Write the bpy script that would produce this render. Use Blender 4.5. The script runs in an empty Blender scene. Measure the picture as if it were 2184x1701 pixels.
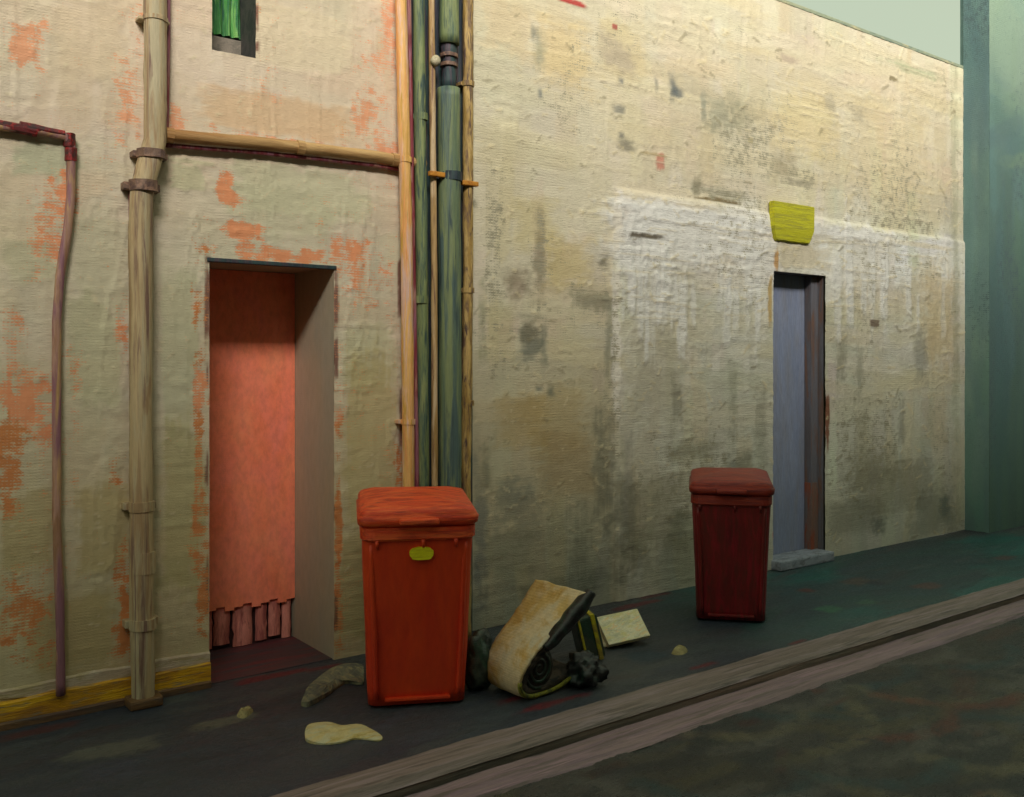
import bpy, bmesh, math, random
import numpy as np
from mathutils import Vector, Matrix, noise as mnoise

random.seed(7); rng = np.random.default_rng(11)
S = bpy.context.scene
COL = S.collection
R_ = math.radians

# ------------------------------------------------------------------ geometry of the street
# wall plane: y = 0, street runs along X, eye 1.6 m above the pavement, 4.62 m from the wall
EYE, DIST, FOC, CX, HY = 1.6, 4.62, 2000.0, 1092.0, 775.0
F = Vector((0.5995, 0.8004, 0)); RT = Vector((0.8004, -0.5995, 0))
CAM = Vector((0, -DIST, EYE))

def ray(x, y):
    return F + RT*((x-CX)/FOC) + Vector((0, 0, (HY-y)/FOC))
def wp(x, y, off=0.0):
    """point of the street wall (plane y=-off)"""
    d = ray(x, y); t = (DIST-off)/d.y
    return CAM + d*t
def gp(x, y, z=0.0):
    """point of the ground at height z"""
    d = ray(x, y); t = (z-EYE)/d.z
    return CAM + d*t

def lin(r, g, b, k=1.0):
    f = lambda c: ((c/255+0.055)/1.055)**2.4 if c > 10.3 else c/255/12.92
    return (f(r)*k, f(g)*k, f(b)*k)

# ------------------------------------------------------------------ object helpers
def tag(o, label, cat, group=None, kind=None):
    if label: o['label'] = label
    if cat: o['category'] = cat
    if group: o['group'] = group
    if kind: o['kind'] = kind
    return o
def empty(name, loc, rz=0.0):
    o = bpy.data.objects.new(name, None); COL.objects.link(o)
    o.location = loc; o.rotation_euler = (0, 0, rz); o.empty_display_size = 0.2
    return o
def link(name, me, mat, parent=None, local=True):
    """local=True: vertices are given in the parent's frame; False: world (parent unrotated)"""
    if not local and parent is not None:
        p = parent; off = Vector((0, 0, 0))
        while p is not None:
            off += Vector(p.location); p = p.parent
        me.transform(Matrix.Translation(-off))
    o = bpy.data.objects.new(name, me); COL.objects.link(o)
    if mat is not None: me.materials.append(mat)
    if parent is not None: o.parent = parent
    return o
def bm_obj(name, bm, mat, parent=None, local=True, smooth=False):
    me = bpy.data.meshes.new(name)
    bmesh.ops.recalc_face_normals(bm, faces=bm.faces[:])
    bm.to_mesh(me); bm.free()
    if smooth:
        me.polygons.foreach_set('use_smooth', [True]*len(me.polygons))
    return link(name, me, mat, parent, local)
def add_box(bm, x0, x1, y0, y1, z0, z1, bev=0.0, seg=2):
    vs = [bm.verts.new((x, y, z)) for x in (x0, x1) for y in (y0, y1) for z in (z0, z1)]
    idx = [(0,1,3,2), (4,6,7,5), (0,4,5,1), (2,3,7,6), (0,2,6,4), (1,5,7,3)]
    fs = [bm.faces.new([vs[i] for i in f]) for f in idx]
    if bev > 0:
        es = list({e for f in fs for e in f.edges})
        bmesh.ops.bevel(bm, geom=es, offset=bev, segments=seg, profile=0.6, affect='EDGES')
def add_tube(bm, pts, rad, seg=14, wob=0.0, caps=True):
    pts = [Vector(p) for p in pts]
    # resample
    out = [pts[0]]
    for a, b in zip(pts, pts[1:]):
        n = max(1, int((b-a).length/0.05))
        out += [a.lerp(b, (i+1)/n) for i in range(n)]
    pts = out
    rings = []
    prev = None
    for i, p in enumerate(pts):
        t = (pts[min(i+1, len(pts)-1)]-pts[max(i-1, 0)]).normalized()
        a = prev if prev is not None else (Vector((0, 1, 0)) if abs(t.y) < 0.9 else Vector((1, 0, 0)))
        u = (a - t*a.dot(t)).normalized(); v = t.cross(u); prev = u
        r = rad if not callable(rad) else rad(i/(len(pts)-1))
        ring = []
        for k in range(seg):
            an = 2*math.pi*k/seg
            d = u*math.cos(an)+v*math.sin(an)
            rr = r*(1+wob*mnoise.noise((p*4+d*1.5))+wob*.6*mnoise.noise((p*17+d*3)))
            ring.append(bm.verts.new(p+d*rr))
        rings.append(ring)
    for a, b in zip(rings, rings[1:]):
        for k in range(seg):
            bm.faces.new((a[k], a[(k+1) % seg], b[(k+1) % seg], b[k]))
    if caps:
        bm.faces.new(rings[0][::-1]); bm.faces.new(rings[-1])
def disp_bm(bm, amp, sc, seed=0.0):
    bm.normal_update()
    for v in bm.verts:
        q = v.co*sc + Vector((seed, seed*1.7, 0))
        v.co += v.normal*(amp*mnoise.noise(q))

# ------------------------------------------------------------------ node helpers
class NT:
    def __init__(self, name):
        self.m = bpy.data.materials.new(name); self.m.use_nodes = True
        self.t = self.m.node_tree; self.b = self.t.nodes['Principled BSDF']
    def n(self, typ, **kw):
        o = self.t.nodes.new(typ)
        for k, v in kw.items(): setattr(o, k, v)
        return o
    def l(self, a, b): self.t.links.new(a, b)
    def coords(self, scale=(1, 1, 1), loc=(0, 0, 0), rot=(0, 0, 0)):
        tc = self.n('ShaderNodeTexCoord'); mp = self.n('ShaderNodeMapping')
        mp.inputs['Scale'].default_value = scale; mp.inputs['Location'].default_value = loc
        mp.inputs['Rotation'].default_value = rot
        self.l(tc.outputs['Object'], mp.inputs['Vector']); return mp.outputs['Vector']
    def noise(self, vec, scale, detail=4, rough=0.6, dist=0.0):
        o = self.n('ShaderNodeTexNoise'); o.inputs['Scale'].default_value = scale
        o.inputs['Detail'].default_value = detail; o.inputs['Roughness'].default_value = rough
        o.inputs['Distortion'].default_value = dist
        self.l(vec, o.inputs['Vector']); return o.outputs['Fac']
    def math(self, op, a, b=None, clamp=False):
        o = self.n('ShaderNodeMath', operation=op, use_clamp=clamp)
        for i, v in enumerate((a, b)):
            if v is None: continue
            if isinstance(v, (int, float)): o.inputs[i].default_value = v
            else: self.l(v, o.inputs[i])
        return o.outputs[0]
    def rng(self, v, a, b, c=0.0, d=1.0, smooth=False):
        o = self.n('ShaderNodeMapRange')
        if smooth: o.interpolation_type = 'SMOOTHSTEP'
        for i, q in enumerate((v, a, b, c, d)):
            if isinstance(q, (int, float)): o.inputs[i].default_value = q
            else: self.l(q, o.inputs[i])
        return o.outputs[0]
    def mix(self, fac, a, b, blend='MIX'):
        o = self.n('ShaderNodeMix', data_type='RGBA', blend_type=blend)
        for i, v in ((0, fac), (6, a), (7, b)):
            if isinstance(v, (int, float)): o.inputs[i].default_value = v
            elif isinstance(v, tuple): o.inputs[i].default_value = (*v[:3], 1)
            else: self.l(v, o.inputs[i])
        return o.outputs[2]
    def bump(self, h, strength=0.5, dist=0.01):
        o = self.n('ShaderNodeBump'); o.inputs['Strength'].default_value = strength
        o.inputs['Distance'].default_value = dist
        self.l(h, o.inputs['Height']); self.l(o.outputs[0], self.b.inputs['Normal'])
    def weave(self, period):
        """coarse cloth-like dimples of a roller- and brush-painted surface, in object space"""
        tc = self.n('ShaderNodeTexCoord'); sp = self.n('ShaderNodeSeparateXYZ')
        nz = self.n('ShaderNodeTexNoise'); nz.inputs['Scale'].default_value = 3.0
        self.l(tc.outputs['Object'], nz.inputs['Vector'])
        self.l(tc.outputs['Object'], sp.inputs[0])
        k = 2*math.pi/period
        hs = self.math('ADD', self.math('MULTIPLY', sp.outputs[0], 1.0), self.math('MULTIPLY', sp.outputs[1], 1.0))
        vs = self.math('ADD', sp.outputs[2], self.math('MULTIPLY', nz.outputs[0], 0.03))
        a = self.math('SINE', self.math('MULTIPLY', hs, k)); b = self.math('SINE', self.math('MULTIPLY', vs, k*1.15))
        return self.math('ADD', self.math('MULTIPLY', self.math('MULTIPLY', a, b), 0.5), self.math('MULTIPLY', b, 0.5))

def paint_mat(name, cols, scale=(1, 1, 1), sc=6.0, rough=0.5, bump=0.4, sharp=0.12, spec=0.4, weave=0.012, wk=0.08, metal=0.0, grain=1.0):
    """brushed old paint: patches of the given pigments laid in strokes along the axis with the small scale"""
    m = NT(name); v = m.coords(scale, (random.random()*9, random.random()*9, random.random()*9))
    c = cols[0]; cur = m.mix(0.0, c, c)
    for i, q in enumerate(cols[1:]):
        v2 = m.coords(scale, (i*3.3+1.1, i*7.7, i*1.9))
        f = m.noise(v2, sc*(1+0.35*i), 5, 0.62, 0.6)
        th = 0.52+0.035*i
        cur = m.mix(m.rng(f, th-sharp/2, th+sharp/2), cur, q)
    fine = m.noise(m.coords(tuple(s*1.0 for s in scale)), sc*9, 4, 0.7)
    cur = m.mix(1.0, cur, m.mix(m.rng(fine, 0.3, 0.7), (1-.16*grain,)*3, (1+.12*grain,)*3), 'MULTIPLY')
    m.l(cur, m.b.inputs['Base Color'])
    m.b.inputs['Roughness'].default_value = rough
    m.b.inputs['Specular IOR Level'].default_value = spec
    m.b.inputs['Metallic'].default_value = metal
    h = m.math('ADD', m.math('MULTIPLY', fine, 0.9), m.math('MULTIPLY', m.noise(v, sc*2, 3), 0.6))
    if weave: h = m.math('ADD', h, m.math('MULTIPLY', m.weave(weave), wk))
    m.bump(h, bump, 0.006)
    return m.m

def canvas_mat(name, rough=0.55, spec=0.3, period=0.016, bump=0.5, bristle=(1, 1, 14), gloss_noise=False, k=1.0):
    """plaster/asphalt whose pigment patches are stored per vertex (col = top coat, under = coat below, rev = wear)"""
    m = NT(name)
    a = m.n('ShaderNodeAttribute', attribute_name='col'); u = m.n('ShaderNodeAttribute', attribute_name='under')
    r = m.n('ShaderNodeAttribute', attribute_name='rev')
    wv = m.weave(period)
    n1 = m.noise(m.coords((1, 1, 1)), 14, 6, 0.72, 0.3)
    n2 = m.noise(m.coords(bristle), 9, 5, 0.7, 0.15)
    src = m.math('ADD', m.math('ADD', m.math('MULTIPLY', n1, 0.7), m.math('MULTIPLY', n2, 0.3)), m.math('MULTIPLY', wv, 0.075))
    src = m.rng(src, 0.26, 0.74)
    inv = m.math('SUBTRACT', 1.0, r.outputs['Fac'])
    msk = m.rng(src, m.math('SUBTRACT', inv, 0.10), m.math('ADD', inv, 0.10))
    fine = m.rng(m.noise(m.coords(bristle, (3, 1, 2)), 26, 4, 0.7), 0.3, 0.7)
    top = m.mix(1.0, a.outputs['Color'], m.mix(fine, (0.90*k, 0.90*k, 0.90*k), (1.08*k, 1.08*k, 1.07*k)), 'MULTIPLY')
    spots = m.rng(m.noise(m.coords((1, 1, 1), (5, 5, 5)), 55, 2, 0.5), 0.73, 0.78)
    top = m.mix(m.math('MULTIPLY', spots, 0.5), top, u.outputs['Color'])
    c = m.mix(msk, top, u.outputs['Color'])
    m.l(c, m.b.inputs['Base Color'])
    m.b.inputs['Specular IOR Level'].default_value = spec
    if gloss_noise:
        m.l(m.rng(n2, 0.3, 0.7, rough-0.15, rough+0.2), m.b.inputs['Roughness'])
    else: m.b.inputs['Roughness'].default_value = rough
    wm = m.rng(m.noise(m.coords((1, 1, 1), (2, 7, 4)), 1.7, 3), .42, .62, .02, .24)
    h = m.math('ADD', m.math('MULTIPLY', wv, wm), m.math('MULTIPLY', fine, 0.8))
    h = m.math('ADD', h, m.math('MULTIPLY', n1, 0.9))
    h = m.math('SUBTRACT', h, m.math('MULTIPLY', msk, 0.35))
    m.bump(h, bump, 0.006)
    return m.m

# ------------------------------------------------------------------ pigment canvas on a grid
_lat = rng.random((256, 256)).astype(np.float64)
def vnoise(x, y):
    xi = np.floor(x).astype(int); yi = np.floor(y).astype(int)
    fx = x-xi; fy = y-yi; fx = fx*fx*(3-2*fx); fy = fy*fy*(3-2*fy)
    g = lambda i, j: _lat[i & 255, j & 255]
    return (g(xi, yi)*(1-fx)+g(xi+1, yi)*fx)*(1-fy)+(g(xi, yi+1)*(1-fx)+g(xi+1, yi+1)*fx)*fy
def fbm(x, y, o=4):
    s = 0; a = 0.5; t = 0
    for i in range(o):
        s = s+a*vnoise(x*2**i+i*17.3, y*2**i+i*9.1); t += a; a *= 0.55
    return s/t
def sstep(a, b, x):
    t = np.clip((x-a)/(b-a), 0, 1); return t*t*(3-2*t)

def lines(breaks, step):
    out = [breaks[0]]
    for a, b in zip(breaks, breaks[1:]):
        n = max(1, int(round((b-a)/step)))
        out += list(np.linspace(a, b, n+1)[1:])
    return np.array(out)

class Sheet:
    def __init__(s, us, vs, base, under):
        s.us, s.vs = us, vs
        s.U, s.V = np.meshgrid(us, vs, indexing='ij')
        s.col = np.ones(s.U.shape+(3,))*np.array(base)
        s.und = np.ones(s.U.shape+(3,))*np.array(under)
        s.rev = np.full(s.U.shape, 0.12)
        s.h = np.zeros(s.U.shape)
    def win(s, u, v, r, rv=None):
        rv = rv or r
        i0, i1 = np.searchsorted(s.us, (u-r, u+r)); j0, j1 = np.searchsorted(s.vs, (v-rv, v+rv))
        return slice(i0, i1), slice(j0, j1)
    def mask(s, u, v, hu, hv, ang=0.0, rag=0.25, soft=0.15, freq=9.0):
        horiz = hu >= hv*0.8
        r = math.hypot(hu, hv)*(1.3+rag)
        w = s.win(u, v, r)
        U, V = s.U[w], s.V[w]
        if U.size == 0: return w, None
        du, dv = U-u, V-v
        c, sn = math.cos(ang), math.sin(ang)
        a = (du*c+dv*sn)/hu; b = (-du*sn+dv*c)/hv
        n = fbm(U*freq+u*3, V*freq+v*5, 3)-0.5
        n2 = fbm(U*freq*4+u, V*freq*4, 2)-0.5
        br = fbm(U*2.5+u, V*70+v, 2)-0.5 if horiz else fbm(U*70+u, V*2.5+v, 2)-0.5
        d = np.maximum(np.abs(a), np.abs(b))*0.75+0.25*np.sqrt(a*a+b*b)+br*0.55*min(1, rag*1.6)
        d = d+rag*(n*1.6+n2*0.8)
        return w, 1-sstep(1-soft, 1+soft*0.4, d)
    def dab(s, u, v, hu, hv, col=None, k=1.0, ang=0.0, rag=0.25, soft=0.15, rev=None, under=None, h=0.0, freq=9.0):
        w, m = s.mask(u, v, hu, hv, ang, rag, soft, freq)
        if m is None: return
        m = m*k
        if col is not None: s.col[w] += (np.array(col)-s.col[w])*m[..., None]
        if under is not None: s.und[w] += (np.array(under)-s.und[w])*(m > 0.05)[..., None]
        if rev is not None: s.rev[w] += (rev-s.rev[w])*m
        if h: 
            edge = np.clip(m/k*(1-m/k)*4, 0, 1)
            s.h[w] += h*(m*0.6+edge*0.7)
    def strokes(s, n, u0, u1, v0, v1, lu, lv, jit=0.06, k=0.55, tint=None, h=0.0008, ang=0.1):
        """many overlapping brush strokes, each a slightly different mix of the pigment beneath it"""
        for _ in range(n):
            u = random.uniform(u0, u1); v = random.uniform(v0, v1)
            i = min(len(s.us)-1, np.searchsorted(s.us, u)); j = min(len(s.vs)-1, np.searchsorted(s.vs, v))
            c = s.col[i, j].copy()
            c *= 1+random.gauss(0, jit)
            c *= 1+np.array([random.gauss(0, jit*0.35) for _ in range(3)])
            if tint is not None and random.random() < 0.4: c = c*0.6+np.array(random.choice(tint))*0.4
            f = random.uniform(0.5, 1.5)
            s.dab(u, v, lu*f, lv*random.uniform(0.6, 1.4), c, k*random.uniform(0.5, 1.0), random.gauss(0, ang), 0.35, 0.3, h=h*random.uniform(0, 1.6))
    def mesh(s, name, to3, holes=(), mat=None, parent=None, relief=1.0):
        nu, nv = s.U.shape
        co = to3(s.U.ravel(), s.V.ravel(), s.h.ravel()*relief)
        idx = np.arange(nu*nv).reshape(nu, nv)
        cu = (s.us[:-1]+s.us[1:])/2; cv = (s.vs[:-1]+s.vs[1:])/2
        CU, CV = np.meshgrid(cu, cv, indexing='ij')
        keep = np.ones(CU.shape, bool)
        for (a, b, c, d) in holes: keep &= ~((CU > a) & (CU < b) & (CV > c) & (CV < d))
        q = np.stack([idx[:-1, :-1], idx[1:, :-1], idx[1:, 1:], idx[:-1, 1:]], -1)[keep]
        used = np.zeros(nu*nv, bool); used[q.ravel()] = True
        remap = np.cumsum(used)-1; q = remap[q]
        me = bpy.data.meshes.new(name)
        co = co[used]
        me.vertices.add(len(co)); me.vertices.foreach_set('co', co.astype(np.float32).ravel())
        me.loops.add(q.size); me.loops.foreach_set('vertex_index', q.astype(np.int32).ravel())
        me.polygons.add(len(q)); me.polygons.foreach_set('loop_start', (np.arange(len(q))*4).astype(np.int32))
        me.polygons.foreach_set('loop_total', np.full(len(q), 4, np.int32))
        me.update(calc_edges=True)
        me.polygons.foreach_set('use_smooth', np.ones(len(q), bool))
        for nm, arr in (('col', s.col), ('under', s.und)):
            at = me.attributes.new(nm, 'FLOAT_COLOR', 'POINT')
            rgba = np.ones((len(co), 4), np.float32); rgba[:, :3] = np.clip(arr.reshape(-1, 3)[used], 0.004, 0.85)
            at.data.foreach_set('color', rgba.ravel())
        at = me.attributes.new('rev', 'FLOAT', 'POINT'); at.data.foreach_set('value', s.rev.ravel()[used].astype(np.float32))
        return link(name, me, mat, parent, local=False)

# ================================================================== materials
M = {}
M['plaster'] = canvas_mat('weathered_plaster', 0.6, 0.25, 0.016, 0.55)
M['plaster_far'] = canvas_mat('weathered_render', 0.6, 0.25, 0.020, 0.6, bristle=(1, 1, 7))
M['teal'] = canvas_mat('teal_render', 0.6, 0.25, 0.022, 0.7, bristle=(8, 8, 1), k=.95)
M['asphalt'] = canvas_mat('worn_asphalt', 0.42, 0.45, 0.02, 0.55, bristle=(3, 9, 1), gloss_noise=True, k=.85)
M['road'] = canvas_mat('dark_road', 0.30, 0.7, 0.02, 1.0, bristle=(3, 8, 1), gloss_noise=True, k=.78)
M['reveal'] = paint_mat('grey_render', [lin(184,174,152), lin(170,164,144), lin(190,172,142)], (1, 1, 0.4), 3, 0.7, 0.3, sharp=.4, grain=.5)
M['kerb'] = paint_mat('kerb_stone', [lin(132,118,114), lin(116,104,100), lin(146,130,134), lin(92,84,80)], (0.25, 5, 5), 5, 0.55, 0.8, weave=0.02)
M['gutter'] = paint_mat('gutter_concrete', [lin(140,120,124), lin(128,108,120), lin(104,94,90), lin(154,128,140)], (0.25, 5, 5), 5, 0.55, 0.8, weave=0.02)
M['kerbface'] = paint_mat('kerb_face', [lin(104,94,82), lin(84,80,72), lin(124,104,92)], (0.3, 4, 4), 4, 0.6, 0.8)
M['ochre'] = paint_mat('ochre_pipe_paint', [lin(190,156,108), lin(168,134,82), lin(204,178,140), lin(116,84,70)], (5, 5, 0.5), 3, 0.5, 0.7, weave=0)
M['ochre2'] = paint_mat('ochre_downpipe_paint', [lin(190,168,128), lin(184,172,140), lin(164,136,100), lin(128,100,86)], (6, 6, 0.35), 3.2, 0.5, 0.7, weave=0)
M['ochreh'] = paint_mat('ochre_rail_paint', [lin(176,138,88), lin(160,116,66), lin(200,164,110)], (0.5, 6, 6), 3, 0.5, 0.7, weave=0)
M['orange'] = paint_mat('orange_pipe_paint', [lin(238,186,112), lin(232,160,96), lin(226,190,176), lin(206,160,70)], (6, 6, 0.5), 3.2, 0.45, 0.7, weave=0)
M['yellowp'] = paint_mat('yellow_pipe_paint', [lin(200,168,104), lin(170,138,74), lin(124,98,72), lin(90,70,62)], (5, 5, 0.8), 5, 0.45, 0.9, weave=0)
M['green'] = paint_mat('green_pipe_paint', [lin(128,140,98), lin(104,122,94), lin(86,106,102), lin(66,82,82)], (7, 7, 0.45), 3, 0.45, 0.7, weave=0)
M['greenb'] = paint_mat('green_casing_paint', [lin(120,134,88), lin(92,112,90), lin(140,150,100), lin(56,78,76)], (6, 6, 0.6), 4, 0.5, 0.8, weave=0)
M['darkteal'] = paint_mat('dark_teal_board', [lin(52,74,74), lin(40,52,62), lin(76,62,72)], (5, 5, 0.5), 4, 0.5, 0.6, weave=0)
M['maroon'] = paint_mat('maroon_shade_line', [lin(132,50,60), lin(150,96,112), lin(110,36,44), lin(168,122,110)], (5, 5, 0.5), 4, 0.5, 0.4, weave=0)  # colour of the added shade lines along the pipes
M['purple'] = paint_mat('purple_pipe_paint', [lin(172,134,116), lin(140,98,108), lin(184,148,98), lin(150,112,84)], (5, 5, 0.5), 3, 0.5, 0.5, weave=0)
M['darkred'] = paint_mat('dark_red_bracket', [lin(96,24,26), lin(60,36,34), lin(150,36,34)], (2, 2, 2), 12, 0.5, 0.5)
M['collar'] = paint_mat('dark_bracket', [lin(120,94,78), lin(92,70,66), lin(150,116,96)], (2, 2, 2), 12, 0.5, 0.5)
M['ochrebr'] = paint_mat('ochre_bracket', [lin(206,140,50), lin(176,112,40)], (2, 2, 2), 9, 0.5, 0.5)
M['pale'] = paint_mat('pale_knob', [lin(200,190,160), lin(150,140,110)], (1, 1, 1), 12, 0.5, 0.5)
M['door'] = paint_mat('coral_door_paint', [lin(252,142,104), lin(250,132,96), lin(252,154,114), lin(250,140,118)], (1.2, 1.2, 0.7), 2.4, 0.5, 0.5, sharp=0.3)
M['doorstub'] = paint_mat('faded_pink_board', [lin(228,150,134), lin(206,126,112), lin(170,96,90)], (5, 5, 0.8), 4, 0.6, 0.6)
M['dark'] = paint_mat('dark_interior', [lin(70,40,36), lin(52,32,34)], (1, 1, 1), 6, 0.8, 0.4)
M['bluedoor'] = paint_mat('blue_grey_door_paint', [lin(144,154,180), lin(130,142,170), lin(140,144,156)], (3, 3, 0.5), 3, 0.5, 0.5, sharp=0.3)
M['browndoor'] = paint_mat('brown_jamb_paint', [lin(130,104,92), lin(150,84,62), lin(116,108,108)], (3, 3, 0.6), 4, 0.5, 0.5)
M['step'] = paint_mat('pale_stone_step', [lin(160,166,180), lin(140,148,162), lin(124,128,136)], (1, 2, 2), 8, 0.6, 0.6)
M['yellow'] = paint_mat('yellow_plinth_paint', [lin(232,182,30), lin(206,150,28), lin(170,120,44), lin(150,134,100)], (0.6, 3, 5), 5, 0.45, 0.9)
M['brownbase'] = paint_mat('brown_base_course', [lin(112,84,54), lin(96,70,56), lin(84,70,60)], (0.6, 3, 5), 5, 0.5, 0.8)
M['whitestrip'] = paint_mat('whitewash', [lin(210,196,172), lin(196,176,150), lin(186,170,130)], (0.8, 3, 4), 7, 0.6, 1.0)
M['coping'] = paint_mat('grey_green_coping', [lin(150,160,134), lin(128,144,128), lin(180,176,140)], (0.5, 3, 3), 5, 0.6, 0.7)
M['lampgreen'] = paint_mat('yellow_green_panel', [lin(204,200,30), lin(178,174,54), lin(212,210,44)], (0.4, 1, 6), 8, 0.45, 0.9)
M['pane'] = paint_mat('green_window_blind', [lin(74,150,70), lin(44,116,66), lin(124,184,96), lin(30,90,64)], (8, 8, 0.8), 4, 0.3, 0.9)
M['wframe'] = paint_mat('grey_window_frame', [lin(140,130,116), lin(116,110,98)], (2, 2, 2), 8, 0.6, 0.5)
M['wdark'] = paint_mat('dark_window_reveal', [lin(84,82,78), lin(64,66,64)], (2, 2, 2), 6, 0.6, 0.5)
M['bin'] = paint_mat('red_plastic', [lin(222,62,24), lin(208,54,24), lin(236,88,36), lin(196,50,34)], (1.6, 1.6, 0.5), 2.5, 0.42, 0.3, sharp=0.5, grain=.45)
M['lid'] = paint_mat('red_lid_plastic', [lin(238,80,36), lin(216,62,28), lin(248,112,54), lin(170,46,28)], (0.8, 5, 9), 4, 0.38, 0.7, sharp=0.2, grain=.45)
M['bindark'] = paint_mat('maroon_plastic', [lin(124,38,34), lin(106,28,34), lin(92,44,36), lin(150,32,44)], (5, 5, 0.5), 4, 0.4, 0.4, sharp=0.25, grain=.45)
M['liddark'] = paint_mat('rust_red_lid_plastic', [lin(140,42,26), lin(112,30,26), lin(160,54,24)], (0.8, 6, 9), 5, 0.38, 0.7, grain=.45)
M['rubber'] = paint_mat('black_rubber', [lin(44,42,42), lin(32,32,36)], (1, 1, 1), 10, 0.6, 0.4)
M['sticker'] = paint_mat('yellow_sticker', [lin(252,246,20), lin(240,230,20)], (0.5, 2, 8), 12, 0.45, 0.8)
M['mat_out'] = paint_mat('cream_carpet_backing', [lin(214,196,158), lin(206,176,112), lin(204,194,166), lin(196,160,90)], (1, 1, 1), 3.5, 0.6, 0.9)
M['mat_in'] = paint_mat('dark_carpet_pile', [lin(66,60,54), lin(44,44,42), lin(92,82,70)], (1.5, 1.5, 4), 8, 0.7, 1.0)
M['mat_edge'] = paint_mat('olive_binding', [lin(150,148,44), lin(110,112,44), lin(70,76,50)], (4, 4, 1), 8, 0.5, 0.8)
M['bag'] = paint_mat('black_bag_plastic', [lin(36,38,38), lin(24,24,28), lin(34,58,52)], (1, 1, 1), 6, 0.3, 0.6, spec=0.5)
M['bag2'] = paint_mat('dark_green_bag_plastic', [lin(64,74,64), lin(36,44,42), lin(40,70,56)], (1, 1, 1), 7, 0.35, 0.6, spec=0.5)
M['card'] = paint_mat('pale_board', [lin(252,246,214), lin(220,218,184), lin(238,230,166), lin(254,228,170)], (1.2, 7, 7), 4, 0.55, 0.9)
M['strap'] = paint_mat('yellow_strap', [lin(196,186,40), lin(160,140,60)], (2, 2, 2), 12, 0.5, 0.6)
M['paper'] = paint_mat('dirty_paper', [lin(216,202,146), lin(190,170,100), lin(206,204,170)], (1.5, 5, 5), 5, 0.6, 0.9)
M['cloth'] = paint_mat('grey_rag', [lin(124,124,104), lin(96,100,92), lin(150,146,112)], (5, 2, 2), 5, 0.7, 0.9)
M['stone'] = paint_mat('pale_pebble', [lin(170,160,112), lin(140,130,90)], (1, 1, 1), 20, 0.7, 0.7)
M['occluder'] = paint_mat('occluder_render', [lin(104,96,84), lin(88,84,78), lin(120,104,84)], (1, 1, 0.5), 1.2, 0.8, 0.6)
M['threshold'] = paint_mat('maroon_threshold', [lin(84,62,66), lin(70,68,74), lin(110,54,60)], (.4, 4, 4), 4, .5, .6)
M['jamb'] = paint_mat('slate_jamb_paint', [lin(112,112,120), lin(104,98,100), lin(122,96,84)], (3, 3, 0.4), 4, 0.5, 0.5)
M['tealplain'] = paint_mat('plain_teal_render', [lin(90,116,110), lin(74,100,98), lin(104,128,112)], (1, 1, .4), 2, 0.6, 0.6)
M['glass'] = paint_mat('dark_window_glass', [lin(50,58,60), lin(40,46,50)], (1, 1, 1), 1.0, 0.15, 0.05)
M['paving'] = paint_mat('grey_paving', [lin(84,84,80), lin(70,72,72)], (1, 1, 1), 2, 0.7, 0.5)

# ================================================================== openings of the street wall
X_SPLIT = wp(1000, 800).x            # the two cream buildings meet behind the pipes
X_TEAL = wp(2054, 800).x
door1 = dict(x0=wp(446, 800).x, x1=wp(712, 800).x, z=wp(580, 560).z, r=0.50)
door2 = dict(x0=wp(1645, 800).x, x1=wp(1756, 800).x, z=wp(1700, 584).z, r=0.12)
win = dict(x0=wp(452, 60).x, x1=wp(545, 60).x, z0=wp(500, 116).z, z1=wp(500, 116).z+0.75, r=0.22)
ROOF_Z = 4.43

# ---- left building wall ------------------------------------------------
def U(x, y): p = wp(x, y); return p.x, p.z
peach = (0.80, 0.665, 0.51); sage = (0.735, 0.655, 0.49); olive = (0.60, 0.515, 0.30); orange = (0.86, 0.36, 0.15)
us = lines([-5.0, 0.45], 0.06)[:-1].tolist() + lines([0.45, door1['x0'], win['x0'], win['x1'], door1['x1'], X_SPLIT] if door1['x0'] < win['x0'] < win['x1'] < door1['x1'] else sorted([0.45, door1['x0'], win['x0'], win['x1'], door1['x1'], X_SPLIT]), 0.0095).tolist()
vs = lines([0.0, door1['z'], win['z0'], win['z1']], 0.0105).tolist() + lines([win['z1'], 8.0], 0.12)[1:].tolist()
L = Sheet(np.array(us), np.array(vs), peach, orange)
# three broad coats: peach above, sage in the middle, ochre below, boundaries ragged
n = fbm(L.U*1.3, L.V*1.3, 4)-0.5
L.col += (np.array(sage)-L.col)*(1-sstep(2.35, 2.95, L.V+n*1.2))[..., None]
L.col += (np.array(olive)-L.col)*(1-sstep(0.5, 1.5, L.V+n*1.6))[..., None]
L.rev = 0.13+0.16*sstep(0.45, 0.75, fbm(L.U*2.2+4, L.V*1.1, 3))
L.strokes(90, 0.5, X_SPLIT, 0.8, 4.2, .05, .30, .08, .6, [lin(236,220,196), lin(184,180,150)], h=.002)
L.strokes(420, 0.4, X_SPLIT, 0.0, 4.2, 0.24, 0.07, 0.05, 0.6, [lin(226,208,172), lin(206,196,160), lin(226,190,150), lin(190,184,150)])
L.strokes(260, 0.4, X_SPLIT, 0.0, 4.2, 0.06, 0.17, 0.05, 0.5, [lin(214,204,170), lin(200,170,120)])
def pd(sh, x, y, pw, ph, *a, **k):
    """a patch whose centre sits at a place of the wall, with its width and height there"""
    p = wp(x, y); d = (p-CAM).dot(F)
    hu = abs(wp(x+pw, y).x-p.x); hv = ph*d/FOC
    sh.dab(p.x, p.z, hu, hv, *a, **k)
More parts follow.
